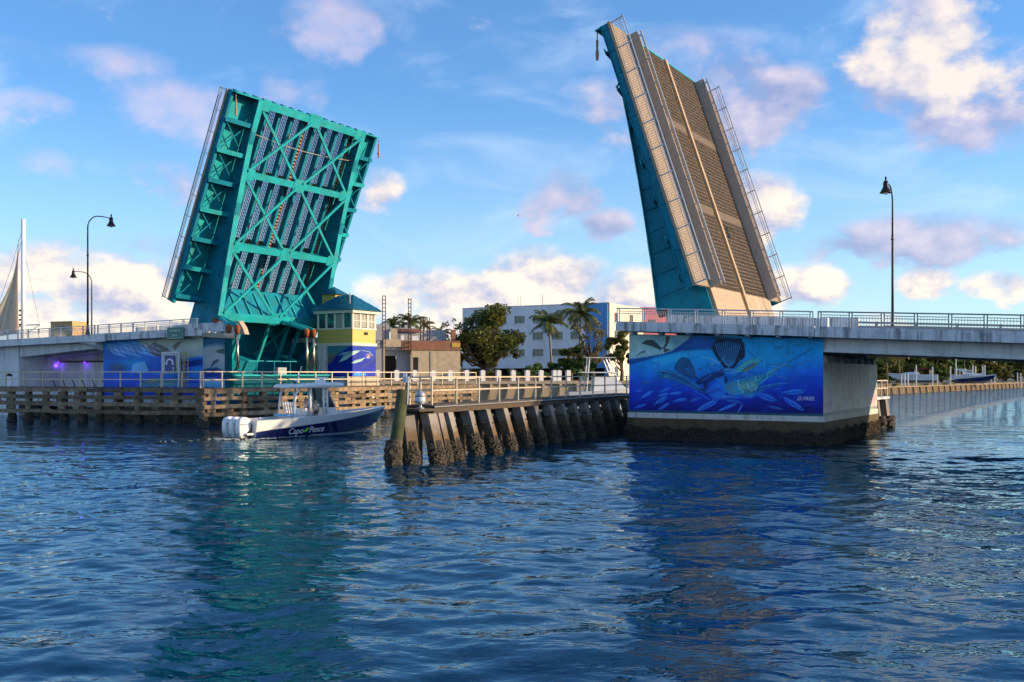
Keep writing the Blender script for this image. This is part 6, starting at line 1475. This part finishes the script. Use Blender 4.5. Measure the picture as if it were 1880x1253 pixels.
# ------------------------------------------------------------------ moored fishing boat by the seawall
sf = thing('fishing_boat', 'white sport fishing boat with aluminium tower moored at the seawall', 'boat', (6.6, 117.5, .1), .12, local=True)
make_hull(sf, 10.5, 3.4, 2.3, 3.2, 'white_gel', 'white_gel', .4, 1.6)
m = MB(); m.prism([(3.0, -1.2, 2.0), (7.2, -1.1, 2.6), (7.2, 1.1, 2.6), (3.0, 1.2, 2.0)], [(3.2, -1.0, 4.1), (5.6, -.9, 4.1), (5.6, .9, 4.1), (3.2, 1.0, 4.1)]); m.build('cabin', 'white_gel', sf)
m = MB(); m.prism([(5.75, -.9, 3.4), (6.8, -.95, 2.95), (6.8, .95, 2.95), (5.75, .9, 3.4)], [(5.5, -.85, 4.0), (5.7, -.85, 4.0), (5.7, .85, 4.0), (5.5, .85, 4.0)]); m.build('windshield', 'tint_glass', sf)
m = MB()
for s in (-1, 1): m.tube([(2.2, s*.9, 2.3), (2.6, s*.7, 6.4)], .07, 6); m.tube([(6.2, s*.9, 3.2), (4.9, s*.7, 6.4)], .07, 6); m.tube([(5.8, s*.9, 3.2), (4.5, s*.7, 6.4)], .06, 6); m.tube([(2.2, s*.9, 4.6), (6.0, s*.9, 4.6)], .05, 6)
for k in range(4): z = 3.9+k*.6; x = 6.0-(z-3.2)*.295; m.tube([(x, -.85, z), (x-.35, -.85, z)], .04, 5)
m.build('tower', 'white_powder', sf)
m = MB(); m.box(2.0, 5.8, -.9, .9, 6.4, 6.47); m.build('tower_top', 'white_powder', sf); m = MB(); m.box(1.6, 5.4, -1.1, 1.1, 4.6, 4.72); m.build('bridge_deck', 'white_powder', sf)
m = MB()
for s in (-1, 1): m.tube([(7.0, s*1.2, 3.9), (9.6, s*.5, 4.0), (10.3, s*.1, 4.0)], .04, 5)
for k in range(4): m.tube([(7.2+k*.8, -1.15+k*.2, 3.0), (7.2+k*.8, -1.15+k*.2, 3.92)], .03, 5)
m.build('bow_rail', 'rail_grey', sf)

# ------------------------------------------------------------------ right shore: boats on lifts, poles, trees
mat('canvas_maroon', (.16, .012, .03), .8)
def lift_boat(label, px_, D, z, rz, Lb, canvas, navy=False):
    p = at(px_, D, z); t = thing('lifted_boat', label, 'boat', p, rz, 'boats on lifts along the right shore', local=True)
    make_hull(t, Lb, 2.9, 1.5, 2.0, 'navy_gel' if navy else 'white_gel', 'white_gel', .5, 1.5)
    m = MB(); m.prism([(Lb*.35, -1.0, 1.5), (Lb*.78, -.6, 1.75), (Lb*.78, .6, 1.75), (Lb*.35, 1.0, 1.5)], [(Lb*.38, -.8, 2.3), (Lb*.6, -.5, 2.2), (Lb*.6, .5, 2.2), (Lb*.38, .8, 2.3)]); m.build('cabin', 'white_gel', t)
    m = MB(); m.box(Lb*.12, Lb*.45, -1.1, 1.1, 2.9, 3.3); m.build('canopy', canvas, t)
    m = MB()
    for x in (Lb*.13, Lb*.44):
        for s in (-1, 1): m.tube([(x, s*1.05, 1.4), (x, s*1.05, 2.95)], .05, 5)
    m.build('canopy_frame', 'white_powder', t)
    m = MB()
    for x in (Lb*.25, Lb*.7): m.box(x-.15, x+.15, -2.0, 2.0, -.85, -.6)
    m.build('lift_cradle', 'rail_grey', t)
lift_boat('white boat with maroon canopy on a lift', 1720, 268, 2.9, math.pi-.25, 12.5, 'canvas_maroon')
lift_boat('navy and white boat with white hard top on a lift', 1752, 284, 2.5, -.5, 11.0, 'white_gel', True)
lift_boat('plain white boat behind the navy one on a lift', 1746, 296, 2.9, -.55, 9.0, 'white_gel')
SHP = [(1655, 262, 4.6), (1661, 263, 4.6), (1667, 264, 4.6), (1682, 266, 7.0), (1712, 270, 6.6), (1721, 271, 4.5), (1745, 280, 6.8), (1756, 290, 6.6), (1768, 296, 6.0), (1786, 300, 7.2), (1791, 301, 7.0), (1804, 306, 7.2), (1808, 308, 7.4), (1820, 312, 3.6), (1826, 313, 3.6), (1868, 330, 5.2), (1874, 332, 5.0)]
p0 = None
for i, (px_, D, h) in enumerate(SHP):
    if p0 is None: b = MB(); b.lathe([(.2, -1.5), (.18, 1.0)], n=8); p0 = b.build('lift_pole', 'concrete_light'); o = p0
    else: o = bpy.data.objects.new('lift_pole', p0.data); C.objects.link(o)
    q = at(px_, D-3); o.location = (q.x, q.y, h-1.0); o.scale = (1, 1, 1)
    o.location.z = 0; o.scale = (1, 1, h); tag(o, 'slim pale lift pole at the right shore docks, %s from the pier' % ORD[i], 'pole', 'lift poles along the right shore')
sp = thing('light_pole', 'thin pale pole rising behind the lifted boats', 'pole', at(1755, 300, 1.9), local=True); b = MB(); b.tube([(0, 0, 0), (0, 0, 9)], .14, 6); b.build('pole', 'concrete_light', sp); b = MB(); b.lathe([(.2, 8.9), (.25, 9.2), (.05, 9.35)], n=8); b.build('cap', 'rail_grey', sp)
rnd = random.Random(77); protos = []
for k, (m_, hh, ww) in enumerate((('leaf_dark', 11.5, 10), ('leaf_mid', 10, 9), ('leaf_olive', 12.5, 9.5))):
    protos.append(None)
lab_pos = ['behind the short pier stub', 'behind the golden palm', 'left of the maroon canopy boat', 'behind the maroon canopy boat', 'between the lifted boats', 'behind the navy boat', 'behind the thin pale pole', 'right of the plain white boat', 'left of the tall lift poles', 'behind the tall lift poles', 'right of the tall lift poles', 'left of the bright round tree', 'bright and round near the frame edge', 'second from the right frame edge', 'at the right frame edge']
for i in range(15):
    px_ = 1612+i*19.5; D = 300+i*6+rnd.uniform(-6, 10); k = rnd.randrange(3)
    if i == 12: k = 1
    p = at(px_, D, 1.9)
    if protos[k] is None:
        m_, hh, ww = (('leaf_dark', 11.5, 12), ('leaf_mid', 10, 12), ('leaf_olive', 12.5, 12))[k]
        t = tree('x', p, hh, ww, 2.2, m_, 4200, .42, 100+k, 30, group='trees along the right shore'); protos[k] = t
    else:
        t = copy_tree(protos[k]); t.location = p; t.rotation_euler = (0, 0, rnd.random()*6); s = rnd.uniform(.85, 1.15); t.scale = (s, s, s)
    t['label'] = 'green shore tree '+lab_pos[i]
for i in range(10):
    px_ = 1618+i*28; D = 292+i*7; p = at(px_, D, 1.9)
    t = copy_tree(protos[i % 3] or protos[0] or protos[1]); t.location = p; t.scale = (.5, .5, .38); t.rotation_euler = (0, 0, i*1.3); t.name = 'shrub'; t['category'] = 'shrub'; t['group'] = 'shrubs along the right shore'; t['label'] = 'low shore shrub under the trees, number %d from the pier' % (i+1)
SHO = ['first', 'second', 'third', 'fourth', 'fifth', 'sixth', 'seventh', 'eighth', 'ninth', 'tenth', 'eleventh', 'twelfth', 'thirteenth', 'fourteenth', 'fifteenth', 'sixteenth']
SHL = ['first', 'second', 'third', 'fourth', 'fifth', 'sixth', 'seventh', 'eighth', 'ninth', 'tenth']
for o in [o for o in C.objects if o.name.startswith('shrub') and o.get('group') == 'shrubs along the right shore']:
    k = int(o['label'].split('number ')[1].split(' ')[0]); o['label'] = 'low dark shrub on the right shore, %s from the pier' % SHL[k-1]
palm('golden palm on the right shore beside the pier end', at(1652, 285, 1.9), 10.0, 5.2, 'frond_gold', 31, 26, (-.5, 0)); palm('green palm leaning at the right shore near the pier end', at(1630, 288, 1.9), 9.0, 4.6, 'frond', 32, 22, (-.8, 0)); palm('palm behind the plain white boat', at(1770, 312, 1.9), 10.5, 4.6, 'frond', 33, 22, (.3, 0))

for i in range(9):
    px_ = 1906+i*24; D = 392+i*10; t = copy_tree([q for q in protos if q][i % len([q for q in protos if q])]); t.location = at(px_, D, 1.9); t.rotation_euler = (0, 0, i*1.7); t.scale = (1.2, 1.2, 1.1); t['group'] = 'trees along the right shore'
    t['label'] = 'shore tree beyond the right frame edge, '+SHO[i]+' along'
for i in range(16):
    px_ = 690+i*27; D = 236+rnd.uniform(-8, 20); t = copy_tree([q for q in protos if q][i % len([q for q in protos if q])]); t.location = at(px_, D, 3.4); t.rotation_euler = (0, 0, i*.9); k = .62 if px_ < 880 else .8; t.scale = (k, k, k*.78); t['group'] = 'trees far behind the white building'
    t['label'] = 'distant green tree behind the centre buildings, '+SHO[i]+' from the tender house'
# ------------------------------------------------------------------ a gull far off
gl = thing('gull', 'tiny white gull gliding between the two raised leaves', 'bird', at(952, 160, zof(397, 160)), .4, local=True)
mat('gull_white', (.7, .7, .7), .7)
m = MB(); m.tube([(-.3, 0, 0), (-.15, 0, .02), (.05, 0, .03), (.2, 0, .03), (.32, 0, 0)], [.02, .08, .1, .07, .02], 8); m.build('body', 'gull_white', gl, True)
for s in (1, -1):
    m = MB(); pts = [(-.12, 0, .05), (.12, 0, .05), (.14, s*.3, .16), (.0, s*.62, .08), (-.1, s*.3, .15)]; m.prism([Vector(p) for p in pts], [Vector(p)+Vector((0, 0, .015)) for p in pts]); m.build('wing', 'gull_white', gl)
